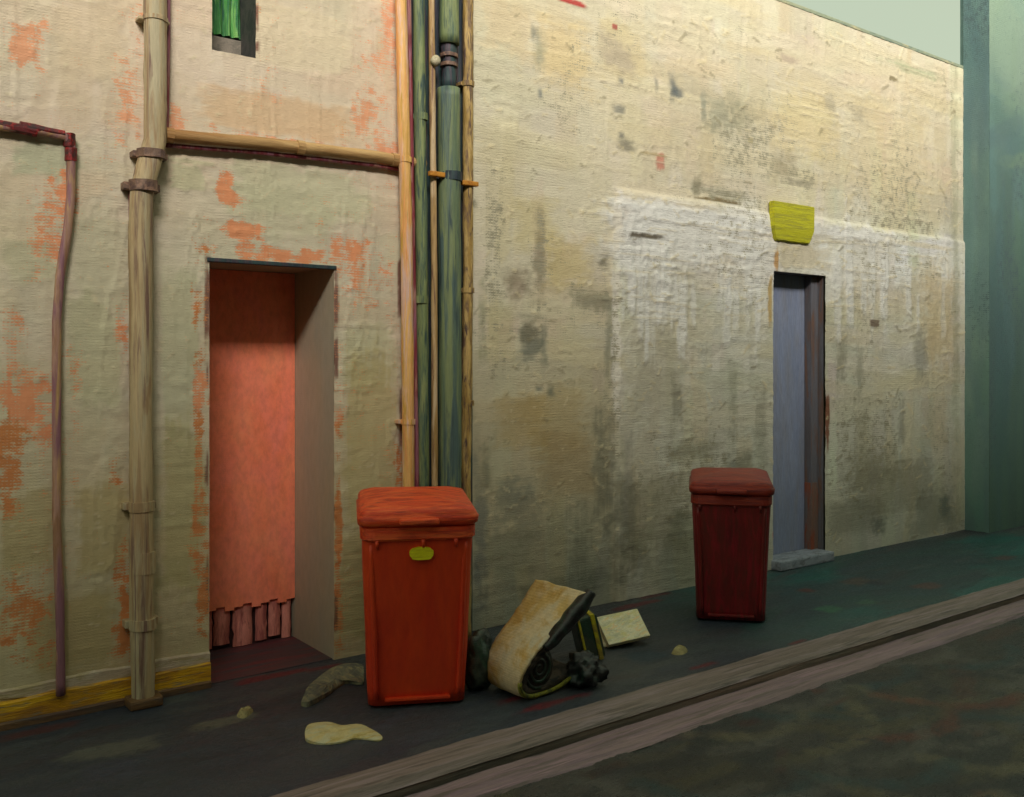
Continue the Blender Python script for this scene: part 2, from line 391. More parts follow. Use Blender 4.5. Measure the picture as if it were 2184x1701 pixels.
# light patches of newer paint
for (x, y, w, h, c, kk) in [(190,80,80,80,lin(228,208,176),.7),(220,560,70,110,lin(206,200,168),.6),(620,80,130,70,lin(232,216,184),.8),(640,410,150,60,lin(208,206,170),.7),
        (100,340,70,40,lin(190,192,160),.8),(600,450,110,60,lin(206,202,168),.6),(200,750,60,120,lin(198,196,156),.6),(380,760,40,200,lin(196,196,158),.6),(790,760,60,80,lin(204,200,160),.6),
        (220,1130,60,100,lin(190,170,112),.6),(60,1130,60,90,lin(186,168,112),.6),(790,940,60,200,lin(196,180,118),.6),(390,1080,45,200,lin(182,172,116),.6),(600,250,150,45,lin(226,190,148),.7),
        (70,560,60,50,lin(200,196,160),.6),(150,1350,90,90,lin(186,164,106),.5),(760,1250,40,120,lin(176,162,108),.6)]:
    pd(L, x, y, w, h, c, kk, rag=.3, soft=.25, h=.0012)
# bare orange coat
for (x, y, w, h, rv) in [(55,95,45,60,.8),(275,210,38,120,.62),(130,430,26,55,.95),(105,510,50,110,.6),(50,880,62,95,.9),(20,1010,40,110,.75),(478,395,20,40,.85),(500,430,30,16,.8),(520,490,48,26,.92),
        (610,548,120,20,.95),(740,535,45,30,.8),(770,610,60,60,.62),(790,250,36,60,.75),(795,130,50,50,.5),(830,60,22,80,.7),(375,250,18,60,.85),(425,900,18,300,.72),(430,820,18,40,.95),(432,1280,14,90,.8),
        (722,1120,8,260,.8),(722,800,8,100,.4),(262,1290,24,120,.85),(60,1310,60,110,.66),(160,820,25,140,.48),(240,1010,22,60,.6),(255,700,20,60,.55),(600,300,220,14,.6),(830,330,30,26,.9),
        (820,1330,30,60,.6),(690,1450,20,30,.5),(850,1000,12,60,.8),(30,700,30,60,.5),(330,30,60,30,.5),(560,180,40,60,.45),(820,560,20,50,.5)]:
    pd(L, x, y, w, h, rev=min(.74, rv*.86), rag=.85, soft=.95, under=lin(238,172,132) if y < 350 else (lin(236,158,112) if y < 900 else lin(216,140,84)))
# dark red brush marks left of the doorway edge and along its frame
for (x, y, w, h) in [(441,650,6,75),(441,800,4,30),(441,1000,4,40),(441,1250,4,60),(443,553,8,8),(717,640,6,70),(716,760,4,40),(716,1300,4,40),(548,100,5,14),(548,40,4,30),(853,620,5,60),(854,900,5,70),(852,200,4,50)]:
    pd(L, x, y, w, h, lin(110,40,34), .8, rag=.6, soft=.4)
for (x, y, w, h, c) in [(410,345,50,5,lin(214,206,170)),(400,380,40,30,lin(210,204,168))]:
    pd(L, x, y, w, h, c, .9, rag=.5, h=.004)
# thick ridges and specks of paint
for _ in range(480):
    x = random.uniform(0, 840); y = random.uniform(0, 1480)
    pd(L, x, y, random.uniform(2, 9), random.uniform(1.5, 3), lin(226,212,176), .5, rag=.5, h=random.uniform(.002, .004), ang=random.gauss(0, .4))
vm = sstep(.48, .68, fbm(L.U*.8+8, L.V*.9, 3))
L.h += (0.0032*(fbm(L.U*6, L.V*34, 3)-0.5)*(1-vm)+.003*(fbm(L.U*30, L.V*5, 3)-.5)*vm+.003*(fbm(L.U*22, L.V*22, 2)-.5)*sstep(.5,.7,fbm(L.U*2,L.V*2,3)))*(L.U > 0.45)

lb = empty('plastered_building', (0.0, 0.0, 0.0))
tag(lb, 'tall peach and ochre plastered building with a coral door, left of the green pipes', 'building')
def wall3(U_, V_, h): return np.stack([U_, -h, V_], -1)
holes = [(door1['x0'], door1['x1'], -1, door1['z']), (win['x0'], win['x1'], win['z0'], win['z1'])]
L.mesh('wall', wall3, holes, M['plaster'], lb, 1.7)

def opening(parent, x0, x1, z0, z1, r, mat, bottom=False, nm='door_reveal'):
    bm = bmesh.new(); y0, y1 = -0.001, r+0.10
    t = 0.03
    def quadstrip(a, b, c, d, n1=6, n2=18):
        a, b, c, d = map(Vector, (a, b, c, d))
        g = [[bm.verts.new(a.lerp(b, i/n1).lerp(d.lerp(c, i/n1), j/n2)) for j in range(n2+1)] for i in range(n1+1)]
        for i in range(n1):
            for j in range(n2): bm.faces.new((g[i][j], g[i+1][j], g[i+1][j+1], g[i][j+1]))
    quadstrip((x1, y0, z0), (x1, y1, z0), (x1, y1, z1), (x1, y0, z1))
    quadstrip((x0, y0, z0), (x0, y1, z0), (x0, y1, z1), (x0, y0, z1))
    quadstrip((x0, y0, z1), (x0, y1, z1), (x1, y1, z1), (x1, y0, z1))
    if bottom: quadstrip((x0, y0, z0), (x0, y1, z0), (x1, y1, z0), (x1, y0, z0))
    bmesh.ops.remove_doubles(bm, verts=bm.verts[:], dist=1e-5)
    return bm_obj(nm, bm, mat, parent, local=False)
opening(lb, door1['x0'], door1['x1'], 0.0, door1['z'], door1['r'], M['reveal'])
bm = bmesh.new(); add_box(bm, door1['x0']-.02, door1['x1']+.02, .018, door1['r']+.2, -.05, .004)
bm_obj('threshold', bm, M['threshold'], lb, local=False)
# coral plank door: boards end unevenly above the ground, stubs below
d1 = bm = bmesh.new()
nb = 13; x0, x1 = door1['x0']+0.003, door1['x1']-0.003; wv = (x1-x0)/nb
for i in range(nb):
    a = x0+i*wv; zb = 0.235+0.015*math.sin(i*2.1)
    add_box(bm, a+0.0001, a+wv-0.0001, door1['r']-0.0006*(i % 2), door1['r']+0.03, zb, door1['z']-0.003)
door_o = bm_obj('door', bm, M['door'], lb, local=False)
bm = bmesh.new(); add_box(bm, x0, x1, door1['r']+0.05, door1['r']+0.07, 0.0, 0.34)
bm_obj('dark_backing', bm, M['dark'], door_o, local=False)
for i, (fx, w, top) in enumerate([(.09,.030,.22),(.25,.020,.25),(.37,.034,.27),(.55,.042,.30),(.71,.024,.26),(.83,.026,.27),(.94,.020,.25)]):
    bm = bmesh.new(); cx = x0+(x1-x0)*fx; a_ = []; b_ = []
    for k in range(9):
        t = k/8; z = .008+.012*(i % 3)+(top-.02)*t
        wl = w*1.3*(1+.25*mnoise.noise(Vector((z*22, i*5.0, 1)))); wr = w*1.3*(1+.25*mnoise.noise(Vector((z*22, i*5.0, 7))))
        yy = door1['r']+.024+.010*mnoise.noise(Vector((z*9, i, 3)))
        a_.append([bm.verts.new(c) for c in ((cx-wl, yy+.012, z), (cx-wl, yy, z), (cx, yy-.006, z), (cx+wr, yy, z), (cx+wr, yy+.012, z))])
    for p_, q_ in zip(a_, a_[1:]):
        for k in range(4): bm.faces.new((p_[k], p_[k+1], q_[k+1], q_[k]))
    bm_obj('board_stub', bm, M['doorstub'], door_o, local=False, smooth=True)
# lintel line of the doorway
bm = bmesh.new(); add_box(bm, door1['x0']-0.012, door1['x1']+0.012, -0.012, 0.02, door1['z']-0.018, door1['z']+0.003, 0.003, 1)
disp_bm(bm, 0.004, 20); bm_obj('lintel', bm, M['darkteal'], lb, local=False)
# small window with green blind
opening(lb, win['x0'], win['x1'], win['z0'], win['z1'], win['r'], M['wdark'], True, 'window_reveal')
bm = bmesh.new(); add_box(bm, win['x0']+.002, win['x1']-.002, win['r'], win['r']+.04, win['z0']+.01, win['z1']-.01)
wo = bm_obj('window', bm, M['wdark'], lb, local=False)
bm = bmesh.new()
g_ = []
for i in range(41):
    x = win['x0']+.004+(win['x1']-win['x0']-.008)*i/40
    col_ = []
    for j in range(13):
        z = win['z0']+.15+(win['z1']-win['z0']-.17)*j/12
        col_.append(bm.verts.new((x, win['r']-.03-.014*math.sin(i*.75+.35*math.sin(j*.8))-.004*math.sin(i*2.1+j*.5), z)))
    g_.append(col_)
for i in range(40):
    for j in range(12): bm.faces.new((g_[i][j], g_[i+1][j], g_[i+1][j+1], g_[i][j+1]))
bm_obj('curtain', bm, M['pane'], wo, local=False, smooth=True)
bm = bmesh.new(); add_box(bm, win['x0']+.002, win['x1']-.002, win['r']-.03, win['r']-.002, win['z0']+.003, win['z0']+.14, .004)
bm_obj('frame', bm, M['wframe'], wo, local=False)
# painted plinth
bm = bmesh.new()
def course(bm, x0, x1, z0, z1, out, amp=.006):
    n = max(2, int((x1-x0)/.03)); prev = None
    for i in range(n+1):
        x = x0+(x1-x0)*i/n
        dz = amp*mnoise.noise(Vector((x*5, z1*9, 3))); dz0 = amp*mnoise.noise(Vector((x*4, z0*9, 8)))*(z0 > 0.01)
        dy = amp*.5*mnoise.noise(Vector((x*11, z1, 5)))
        ring = [bm.verts.new(p) for p in ((x, .002, z0+dz0), (x, -out+dy, z0+dz0), (x, -out+dy, z1+dz-.008), (x, -out+.008+dy, z1+dz), (x, .002, z1+dz))]
        if prev:
            for k in range(4): bm.faces.new((prev[k], prev[k+1], ring[k+1], ring[k]))
        else: bm.faces.new(ring)
        prev = ring
    bm.faces.new(prev[::-1])
course(bm, -5, door1['x0'], .0, .035, .034); bm_obj('base_course', bm, M['brownbase'], lb, local=False, smooth=False)
bm = bmesh.new(); course(bm, -5, door1['x0'], .033, .125, .026, .012); bm_obj('plinth', bm, M['yellow'], lb, local=False)
bm = bmesh.new(); course(bm, -5, door1['x0'], .123, .18, .012, .02); bm_obj('whitewash_band', bm, M['whitestrip'], lb, local=False)
# body behind the front wall
bm = bmesh.new(); add_box(bm, -5, X_SPLIT, 0.75, 7, 0, 8.0)
bm_obj('rear_walls', bm, M['reveal'], lb, local=False)
bm = bmesh.new(); add_box(bm, -5.05, X_SPLIT, -.06, .75, 8.0, 8.15); bm_obj('cornice', bm, M['coping'], lb, local=False)
bm = bmesh.new(); add_box(bm, X_SPLIT-.12, X_SPLIT-.002, .004, .75, ROOF_Z-1.0, 8.0); bm_obj('gable', bm, M['reveal'], lb, local=False)

# ---- right building wall ------------------------------------------------
cream = (0.73, 0.665, 0.50); greyb = (0.66, 0.645, 0.54); greyg = (0.50, 0.50, 0.38)
zb = 2.77                                   # top of the lower render
us = lines(sorted([X_SPLIT, wp(1315, 600).x, door2['x0'], door2['x1'], X_TEAL]), 0.0125)
vs = lines([0.0, door2['z'], zb, ROOF_Z], 0.0115)
Rw = Sheet(us, vs, cream, lin(166,160,136))
n = fbm(Rw.U*1.2+7, Rw.V*1.2, 4)-0.5
Rw.col += (np.array((.56,.49,.32))-Rw.col)*(1-sstep(1.2, 2.4, Rw.V+n*1.4))[..., None]
Rw.col += (np.array((.40,.41,.315))-Rw.col)*(1-sstep(0.1, 1.1, Rw.V+n*1.4))[..., None]
xb = wp(1315, 600).x
lower = (Rw.U > xb+0.02*(fbm(Rw.U*0+1, Rw.V*14, 3)-.5)) & (Rw.V < zb+.02*(fbm(Rw.U*9, Rw.V*0, 3)-.5))
lo = sstep(xb-.02, xb+.02, Rw.U)*(1-sstep(zb-.02, zb+.015, Rw.V+.05*n))
Rw.col += (np.array(greyb)-Rw.col)*(lo*.9)[..., None]
wb = lo*sstep(2.12, 2.35, Rw.V+.35*n)
Rw.col += (np.array((.86,.855,.83))-Rw.col)*(wb*.97)[..., None]
Rw.h += lo*0.010
Rw.rev = 0.15+0.2*sstep(0.45, 0.8, fbm(Rw.U*1.8+9, Rw.V*1.2, 3))
Rw.strokes(460, X_SPLIT, X_TEAL, 0, ROOF_Z, 0.09, 0.34, 0.085, 0.65, [lin(214,204,172), lin(222,204,150), lin(190,186,156), lin(204,180,136)])
for _ in range(130):
    x = random.uniform(1330, 2030); y = random.uniform(470, 800)
    Rw_ = (x, y, random.uniform(6, 20), random.uniform(20, 70))
    p_ = wp(x, y); Rw.dab(p_.x, p_.z, Rw_[2]*.006, Rw_[3]*.0035, (.82,.79,.70) if random.random() < .65 else (.52,.51,.42), random.uniform(.25, .6), 0, .5, .4, h=.0015)
Rw.strokes(300, X_SPLIT, X_TEAL, 1.2, ROOF_Z, 0.42, 0.07, 0.05, 0.5, [lin(222,208,170), lin(216,196,140)])
for (x, y, w, h, c, kk) in [(1200,120,60,80,lin(228,204,150),.7),(1080,60,60,60,lin(226,206,166),.7),(1330,110,50,60,lin(226,208,158),.7),(1720,260,70,80,lin(228,208,150),.6),(1900,330,90,120,lin(222,204,160),.55),(1480,310,70,80,lin(216,200,166),.5),
        (1080,380,60,120,lin(206,194,160),.5),(1140,480,50,60,lin(212,196,140),.6),(1210,560,50,60,lin(208,186,124),.7),(1380,480,60,26,lin(216,206,190),.9),(1500,500,140,52,lin(214,206,188),.95),(1580,540,60,40,lin(216,206,186),.9),
        (1345,470,25,45,lin(222,214,204),.9),(1800,505,90,18,lin(218,212,196),.95),(1850,560,60,60,lin(214,204,176),.8),(1710,550,60,26,lin(216,204,176),.95),(1930,520,110,6,lin(226,216,190),.9),
        (1420,650,80,90,lin(190,182,154),.6),(1400,800,70,100,lin(184,176,148),.6),(1390,590,70,20,lin(204,198,176),.7),(1900,640,100,60,lin(206,190,154),.5),(2000,680,36,120,lin(206,182,134),.6),(1990,900,30,60,lin(184,166,122),.4),
        (1180,900,70,80,lin(190,166,112),.55),(1210,990,70,80,lin(176,150,108),.6),(1110,900,60,60,lin(186,158,100),.6),(1060,700,40,80,lin(196,184,130),.5),(1090,1180,60,60,lin(130,134,112),.6),(1390,1100,80,90,lin(150,142,106),.5),
        (1900,1040,90,60,lin(140,132,108),.6),(1820,1100,70,40,lin(134,132,112),.6),(1990,1090,50,50,lin(132,130,114),.6)]:
    pd(Rw, x, y, w, h, c, kk*.85, rag=.4, soft=.5, h=.0012)
# blue-grey weather stains
for (x, y, w, h, c, kk) in [(1140,70,8,20,lin(120,128,124),.7),(1150,115,14,40,lin(140,148,130),.6),(1152,200,6,14,lin(104,114,120),.8),(1320,120,40,40,lin(176,164,150),.7),(1325,175,8,12,lin(92,102,112),.9),(1322,235,12,10,lin(110,114,112),.8),
        (1437,190,10,26,lin(96,106,112),.85),(1447,200,14,10,lin(96,106,112),.85),(1400,180,5,16,lin(120,122,116),.7),(1330,310,22,14,lin(126,122,108),.8),(1325,290,8,8,lin(100,106,108),.8),(1540,245,46,40,lin(146,150,132),.7),
        (1500,230,10,40,lin(120,132,124),.6),(1590,250,40,50,lin(160,156,130),.5),(1530,410,60,12,lin(136,140,120),.6),(1485,400,10,24,lin(130,124,100),.7),(1670,360,30,40,lin(170,158,130),.7),(1700,390,40,10,lin(150,144,128),.8),
        (1100,600,32,36,lin(130,116,92),.75),(1150,560,12,90,lin(124,110,84),.7),(1135,735,30,40,lin(98,106,98),.85),(1130,700,22,30,lin(120,112,88),.7),(1160,740,10,60,lin(112,120,108),.6),(1285,560,14,20,lin(120,118,96),.7),(1270,640,46,22,lin(134,128,104),.8),
        (1300,720,10,90,lin(128,130,114),.7),(1150,830,8,6,lin(96,110,104),.8),(1175,835,10,14,lin(100,112,102),.8),(1290,1000,20,120,lin(118,120,104),.75),(1330,1100,26,130,lin(108,112,102),.6),(1240,1180,30,90,lin(112,118,102),.6),
        (1100,1060,40,50,lin(104,116,110),.7),(1030,700,10,80,lin(150,152,124),.6),(1025,1150,16,160,lin(100,112,116),.7),(1035,1000,16,60,lin(120,122,98),.6),(1470,960,60,26,lin(126,124,100),.6),(1570,1000,34,36,lin(94,102,92),.6),(1440,860,12,60,lin(128,126,108),.6),
        (1560,860,10,90,lin(140,138,112),.5),(1620,920,14,80,lin(120,116,92),.5),(1790,760,10,60,lin(140,136,112),.7),(1830,800,8,60,lin(136,136,116),.6),(1960,760,14,60,lin(136,136,126),.6),(1920,900,8,60,lin(130,126,110),.6),(1870,1000,60,40,lin(128,124,102),.5),(2035,560,8,500,lin(150,150,118),.5),
        (1870,1120,14,20,lin(96,106,98),.7),(2010,1080,14,30,lin(90,108,104),.7),(1950,150,60,10,lin(150,168,130),.6),(1360,1180,40,60,lin(120,124,102),.5),(1200,1250,120,20,lin(92,98,86),.5),(1690,130,26,8,lin(170,150,140),.6),(1830,250,20,20,lin(168,160,140),.6),(1770,220,12,20,lin(160,154,140),.6)]:
    pd(Rw, x, y, w, h, c, kk*.85, rag=.75, soft=.8, h=-.0008)
for (x, y, w, h, rv) in [(1150,560,26,110,.62),(1270,640,60,46,.6),(1300,900,26,220,.55),(1700,380,60,30,.55),(1560,420,120,20,.55),(1900,420,110,90,.42),(1850,950,80,120,.48),(1100,1150,90,120,.5),(1470,1010,110,110,.48),(1600,300,80,80,.46),(1930,480,110,14,.6),(1050,560,22,220,.5)]:
    pd(Rw, x, y, w, h, rev=min(.48,rv), rag=.8, soft=.9)
for (x, y, w, h, kk) in [(1480,500,150,60,.8),(1370,520,50,70,.8),(1600,540,50,50,.7),(1850,560,70,60,.6),(1820,500,100,14,.9),(1500,470,160,18,.8),(1400,640,60,50,.4)]:
    pd(Rw, x, y, w, h, (.84,.83,.79), kk, rag=.5, soft=.5, h=.003)
for _ in range(46):     # drips of whitewash
    x = random.uniform(1322, 1640) if _ % 3 else random.uniform(1770, 2020)
    pd(Rw, x, random.uniform(540, 700), random.uniform(3, 9), random.uniform(30, 110), (.83,.82,.77), random.uniform(.35, .8), rag=.5, soft=.4, h=.003)
# white ragged edge of the lower render, and a few vivid flecks
for (y, w) in [(470,7),(520,5),(600,8),(640,7),(690,6),(740,9),(790,10),(840,8),(870,6)]:
    pd(Rw, 1312, y, w, 22, lin(226,220,206), .9, rag=.7, soft=.2, h=.003)
for (x, y, w, h, c) in [(1370,505,36,6,lin(90,78,58)),(1530,427,50,4,lin(120,100,60)),(1215,4,34,5,lin(190,40,44)),(1408,345,8,20,lin(206,140,120)),(1310,58,5,4,lin(180,90,80)),(1860,690,12,7,lin(120,100,84)),(1905,170,12,5,lin(140,128,96)),(1600,300,6,6,lin(190,180,140)),
        (1650,560,5,30,lin(196,150,90)),(1650,1150,6,30,lin(180,40,30)),(1760,900,5,60,lin(130,70,40)),(1638,640,4,60,lin(200,170,110)),(1395,330,30,3,lin(190,170,130))]:
    pd(Rw, x, y, w, h, c, .9, rag=.5, soft=.3, h=.002)
for _ in range(760):
    x = random.uniform(1010, 2050); y = random.uniform(20, 1200)
    pd(Rw, x, y, random.uniform(2, 10), random.uniform(1.5, 3.5), lin(224,210,170) if random.random() < .7 else lin(150,140,110), .5, rag=.5, h=random.uniform(.002, .006), ang=random.gauss(0, .5))
for _ in range(120):     # long trowel ridges
    x = random.uniform(1300, 2040); y = random.uniform(40, 700)
    pd(Rw, x, y, random.uniform(20, 70), 1.6, lin(222,210,180), .45, rag=.5, h=.004, ang=random.gauss(0, .06))
vm = sstep(.42, .62, fbm(Rw.U*.7+3, Rw.V*.9, 3))
Rw.h += 0.0042*(fbm(Rw.U*5, Rw.V*30, 3)-0.5)*(1-vm)+0.0042*(fbm(Rw.U*30, Rw.V*4, 3)-.5)*vm+.004*(fbm(Rw.U*22, Rw.V*22, 2)-.5)*sstep(.5,.7,fbm(Rw.U*2,Rw.V*2,3))

rb = empty('rendered_building', (X_SPLIT, 0, 0))
tag(rb, 'low stained cream building with a flat roof edge and a narrow blue-grey door', 'building')
Rw.mesh('wall', wall3, [(door2['x0'], door2['x1'], -1, door2['z'])], M['plaster_far'], rb, 1.6)
opening(rb, door2['x0'], door2['x1'], 0, door2['z'], door2['r'], M['jamb'])
bm = bmesh.new(); add_box(bm, door2['x0']+.002, door2['x1']-.002, door2['r'], door2['r']+.04, .02, door2['z']-.002)
dd = bm_obj('door', bm, M['bluedoor'], rb, local=False)
bm = bmesh.new(); add_box(bm, door2['x1']-.09, door2['x1']-.003, .05, door2['r']-.002, .62, door2['z']-.004, .004)
bm_obj('door_frame', bm, M['jamb'], rb, local=False)
bm = bmesh.new(); add_box(bm, door2['x1']-.092, door2['x1']-.003, .048, door2['r']-.002, .0, .62, .004); bm_obj('door_frame', bm, M['browndoor'], rb, local=False)
bm = bmesh.new(); add_box(bm, door2['x0']-.02, door2['x1']-.01, -.11, door2['r']-.002, .0, .075, .012)
disp_bm(bm, .006, 9); bm_obj('doorstep', bm, M['step'], rb, local=False)
bm = bmesh.new(); add_box(bm, X_SPLIT+.002, X_TEAL-.002, -.006, .5, ROOF_Z, ROOF_Z+.03, .006)
bm_obj('coping', bm, M['coping'], rb, local=False)
bm = bmesh.new(); add_box(bm, X_SPLIT+.002, X_TEAL-.002, .5, 7, 0, ROOF_Z-.02); bm_obj('rear_walls', bm, M['reveal'], rb, local=False)

# ---- teal building -----------------------------------------------------------
XR, YP = X_TEAL+0.001, 0.25
tb = empty('teal_building', (XR, -YP, 0))
tag(tb, 'tall teal rendered building standing proud of the cream wall at the right', 'building')
def tsheet(us, vs):
    T = Sheet(us, vs, (.19, .30, .235), (.11, .17, .18))
    n = fbm(T.U*.9, T.V*.5, 4)
    T.col += (np.array((.11, .20, .215))-T.col)*(sstep(.45, .65, n)*.8)[..., None]
    T.col += (np.array((.27, .37, .26))-T.col)*(sstep(.5, .75, fbm(T.U*1.1+5, T.V*.6+3, 4))*.8)[..., None]
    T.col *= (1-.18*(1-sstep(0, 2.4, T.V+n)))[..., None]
    T.rev = .2+.25*sstep(.4, .8, fbm(T.U*1.5, T.V*1.0, 3))
    return T
T = tsheet(lines([XR, XR+4, XR+16], .04), lines([0, 5.5, 8.5], .025))
T.strokes(260, XR, XR+3, 0, 5.5, .12, .6, .1, .6, [lin(120,150,120), lin(84,118,128), lin(100,136,110)])
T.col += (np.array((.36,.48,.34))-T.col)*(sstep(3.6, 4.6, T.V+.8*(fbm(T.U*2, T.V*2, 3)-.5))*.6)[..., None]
T.strokes(60, XR, XR+3, 3.4, 5.5, .5, .1, .1, .6, [lin(150,176,140), lin(104,132,136)], ang=.6)
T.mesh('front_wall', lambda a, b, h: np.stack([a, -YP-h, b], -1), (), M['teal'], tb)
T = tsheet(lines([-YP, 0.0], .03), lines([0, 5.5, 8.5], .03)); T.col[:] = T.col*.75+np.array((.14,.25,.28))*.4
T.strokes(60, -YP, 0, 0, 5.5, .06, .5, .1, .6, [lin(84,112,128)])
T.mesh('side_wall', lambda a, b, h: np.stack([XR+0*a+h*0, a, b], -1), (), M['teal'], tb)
def wedge(nm, z0, z1, g, mat):
    bm = bmesh.new(); pl = [(XR+.002-g, 0.002 if g == 0 else -YP-g), (XR+16+g, 0.002 if g == 0 else -YP-g), (XR+16+g, 4.2), (XR+13-g, 4.2), (XR+.002-g, .03)]
    a = [bm.verts.new((x, y, z0)) for x, y in pl]; b = [bm.verts.new((x, y, z1)) for x, y in pl]
    for k in range(5): bm.faces.new((a[k], a[(k+1) % 5], b[(k+1) % 5], b[k]))
    bm.faces.new(a[::-1]); bm.faces.new(b); bm_obj(nm, bm, mat, tb, local=False)
wedge('rear_walls', 0, 8.45, 0, M['tealplain']); wedge('cornice', 8.5, 8.65, .04, M['coping'])

# ================================================================== pipes
def pipe(name, label, pts, rad, mat, cat='pipe', wob=.12, group=None):
    pts = [Vector(p) for p in pts]
    base = min(pts, key=lambda p: p.z)
    e = empty(name, (base.x, base.y, max(0, base.z))); tag(e, label, cat, group)
    bm = bmesh.new(); add_tube(bm, pts, rad, 16, wob); bm_obj('tube', bm, mat, e, local=False, smooth=True)
    return e
def collar(e, p, rad, mat, h=.035, name='bracket', stub=True):
    bm = bmesh.new(); p = Vector(p)
    add_tube(bm, [p-Vector((0, 0, h/2)), p+Vector((0, 0, h/2))], rad, 16, .12)
    if stub: add_box(bm, p.x-rad*1.25, p.x+rad*1.25, p.y+rad*.2, -.001, p.z-h*.35, p.z+h*.35, .002, 1)
    bm_obj(name, bm, mat, e, local=False, smooth=False)
def P(x, y, off): return wp(x, y, off)
def foot(x, off):   # where a vertical pipe at that place of the wall meets the pavement
    p = wp(x, 1000, off); return Vector((p.x, p.y, 0.0))

# slim conduit at the far left
pts = [P(-250, 232, .03), P(0, 270, .03), P(95, 282, .03), P(140, 292, .03), P(152, 315, .03), P(151, 420, .03), P(144, 490, .03), P(128, 590, .03), P(121, 680, .03), P(121, 900, .03), P(121, 1100, .03), P(128, 1300, .03)]
q = P(130, 1440, .045); pts.append(Vector((q.x, -.040, .11)))
e = pipe('conduit', 'slim purple and ochre conduit that bends down the wall at far left', pts, .0195, M['purple'])
for (x, y) in ((148, 300), (151, 330), (90, 280), (30, 274)):
    p = P(x, y, .03)
    bm = bmesh.new()
    if x > 140: add_tube(bm, [p+Vector((0, 0, -.03)), p+Vector((0, 0, .03))], .024, 10, .4)
    else: add_tube(bm, [p+Vector((-.09, 0, .008)), p+Vector((.09, 0, -.004))], .0215, 10, .3)
    bm_obj('sleeve', bm, M['darkred'], e, local=False)

# ochre downpipe with the offset bend
o = .075
top = [P(331, -400, o), P(331, 0, o), P(331, 300, o), P(322, 335, o)]
bot = [P(305, 395, o), P(300, 420, o), P(300, 800, o), P(301, 1200, o)]
ft = foot(306, o)
e = pipe('downpipe', 'ochre downpipe with a kinked joint between the conduit and the coral door', top+bot+[ft], .052, M['ochre2'])
for (x, y, rr, h) in [(323, 330, .064, .04), (305, 398, .066, .05), (331, 42, .057, .02), (301, 1080, .058, .045), (303, 1200, .055, .10), (305, 1330, .06, .05)]:
    collar(e, P(x, y, o), rr, M['collar'] if y in (330, 398) else M['ochre2'], h, stub=y != 1200)
bm = bmesh.new(); add_box(bm, ft.x-.075, ft.x+.075, ft.y-.062, ft.y+.055, 0, .045, .012); bm_obj('shoe', bm, M['brownbase'], e, local=False)
# thin tube added to draw the shade line on its left side
e = pipe('shade_line', 'thin maroon strip added as a shade line along the left side of the kinked ochre downpipe', [P(279, 405, .03), P(280, 800, .03), P(282, 1200, .03), foot(286, .03)+Vector((0, -.012, .0))], .010, M['maroon'], 'shade_line')
# second added tube, a shade line by the upper right edge
e = pipe('shade_line', 'thin maroon strip added as a shade line beside the upper right edge of the kinked ochre downpipe', [P(361, -300, .03), P(359, 120, .03), P(355, 300, .03)], .009, M['maroon'], 'shade_line')

# horizontal pipe
off = .05
pts = [P(350, 288, off), P(440, 296, off), P(560, 306, off), P(700, 322, off), P(800, 334, off), P(905, 352, off)]
e = pipe('horizontal_pipe', 'ochre pipe running level across the wall above the coral door', pts, .030, M['ochreh'], wob=.1)
for x, y in ((360, 289), (640, 315), (842, 341)):
    p = P(x, y, off); bm = bmesh.new(); add_tube(bm, [p-Vector((.02, 0, 0)), p+Vector((.02, 0, 0))], .036, 12, .1)
    bm_obj('bracket', bm, M['ochreh'], e, local=False)
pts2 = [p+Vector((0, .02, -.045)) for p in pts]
pipe('shade_line', 'thin maroon strip added as the shade under the level ochre pipe', pts2, .011, M['maroon'], 'shade_line')  # added tube in place of the purple shadow below the pipe

# backing board of the pipe bundle, then the five verticals
bm = bmesh.new(); xa, xc = wp(866, 800).x, wp(1004, 800).x
add_box(bm, xa, xc, -.02, -.0085, 0, 6.5, .002, 1)
bo = bm_obj('backing_board', bm, M['darkteal'], None); tag(bo, 'dark teal board on the wall behind the bundle of green and ochre pipes', 'board')
def vert(name, label, x_top, x_mid, x_bot, off, rad, mat, cat='pipe'):
    pts = [P(x_top, -420, off), P(x_top, 0, off), P(x_mid, 560, off), P(x_bot, 1000, off), foot(x_bot+1, off)]
    return pipe(name, label, pts, rad, mat, cat)
e = vert('orange_pipe', 'pale orange vertical pipe, the leftmost of the bundle behind the red bin', 855, 868, 871, .075, .034, M['orange'])
for y in (342, 900): collar(e, P(864 if y < 500 else 871, y, .075), .039, M['orange'], .03)
vert('shade_line', 'crimson strip added as a shade line down between the pale orange pipe and the green one', 872, 882, 889, .075, .013, M['maroon'], 'shade_line')  # added tube drawing the shaded right side of the orange pipe
e = vert('green_downpipe', 'narrow mottled green downpipe between the orange pipe and the thin ochre pipe', 893, 900, 902, .07, .034, M['greenb'])
for y in (250, 640): collar(e, P(898, y, .07), .040, M['greenb'], .04)
e = vert('thin_ochre_pipe', 'thin ochre pipe between the two green downpipes', 920, 926, 927, .085, .0185, M['ochre'])
bm = bmesh.new(); bmesh.ops.create_icosphere(bm, subdivisions=2, radius=.03, matrix=Matrix.Translation(P(929, 130, .115))); disp_bm(bm, .008, 30)
bm_obj('knob', bm, M['pale'], e, local=False, smooth=True)
for (x, y) in ((932, 372),):
    p = P(x, y, .12); bm = bmesh.new(); add_box(bm, p.x-.05, p.x+.05, p.y-.012, p.y+.02, p.z-.014, p.z+.014, .006); bm_obj('clip', bm, M['ochrebr'], e, local=False)
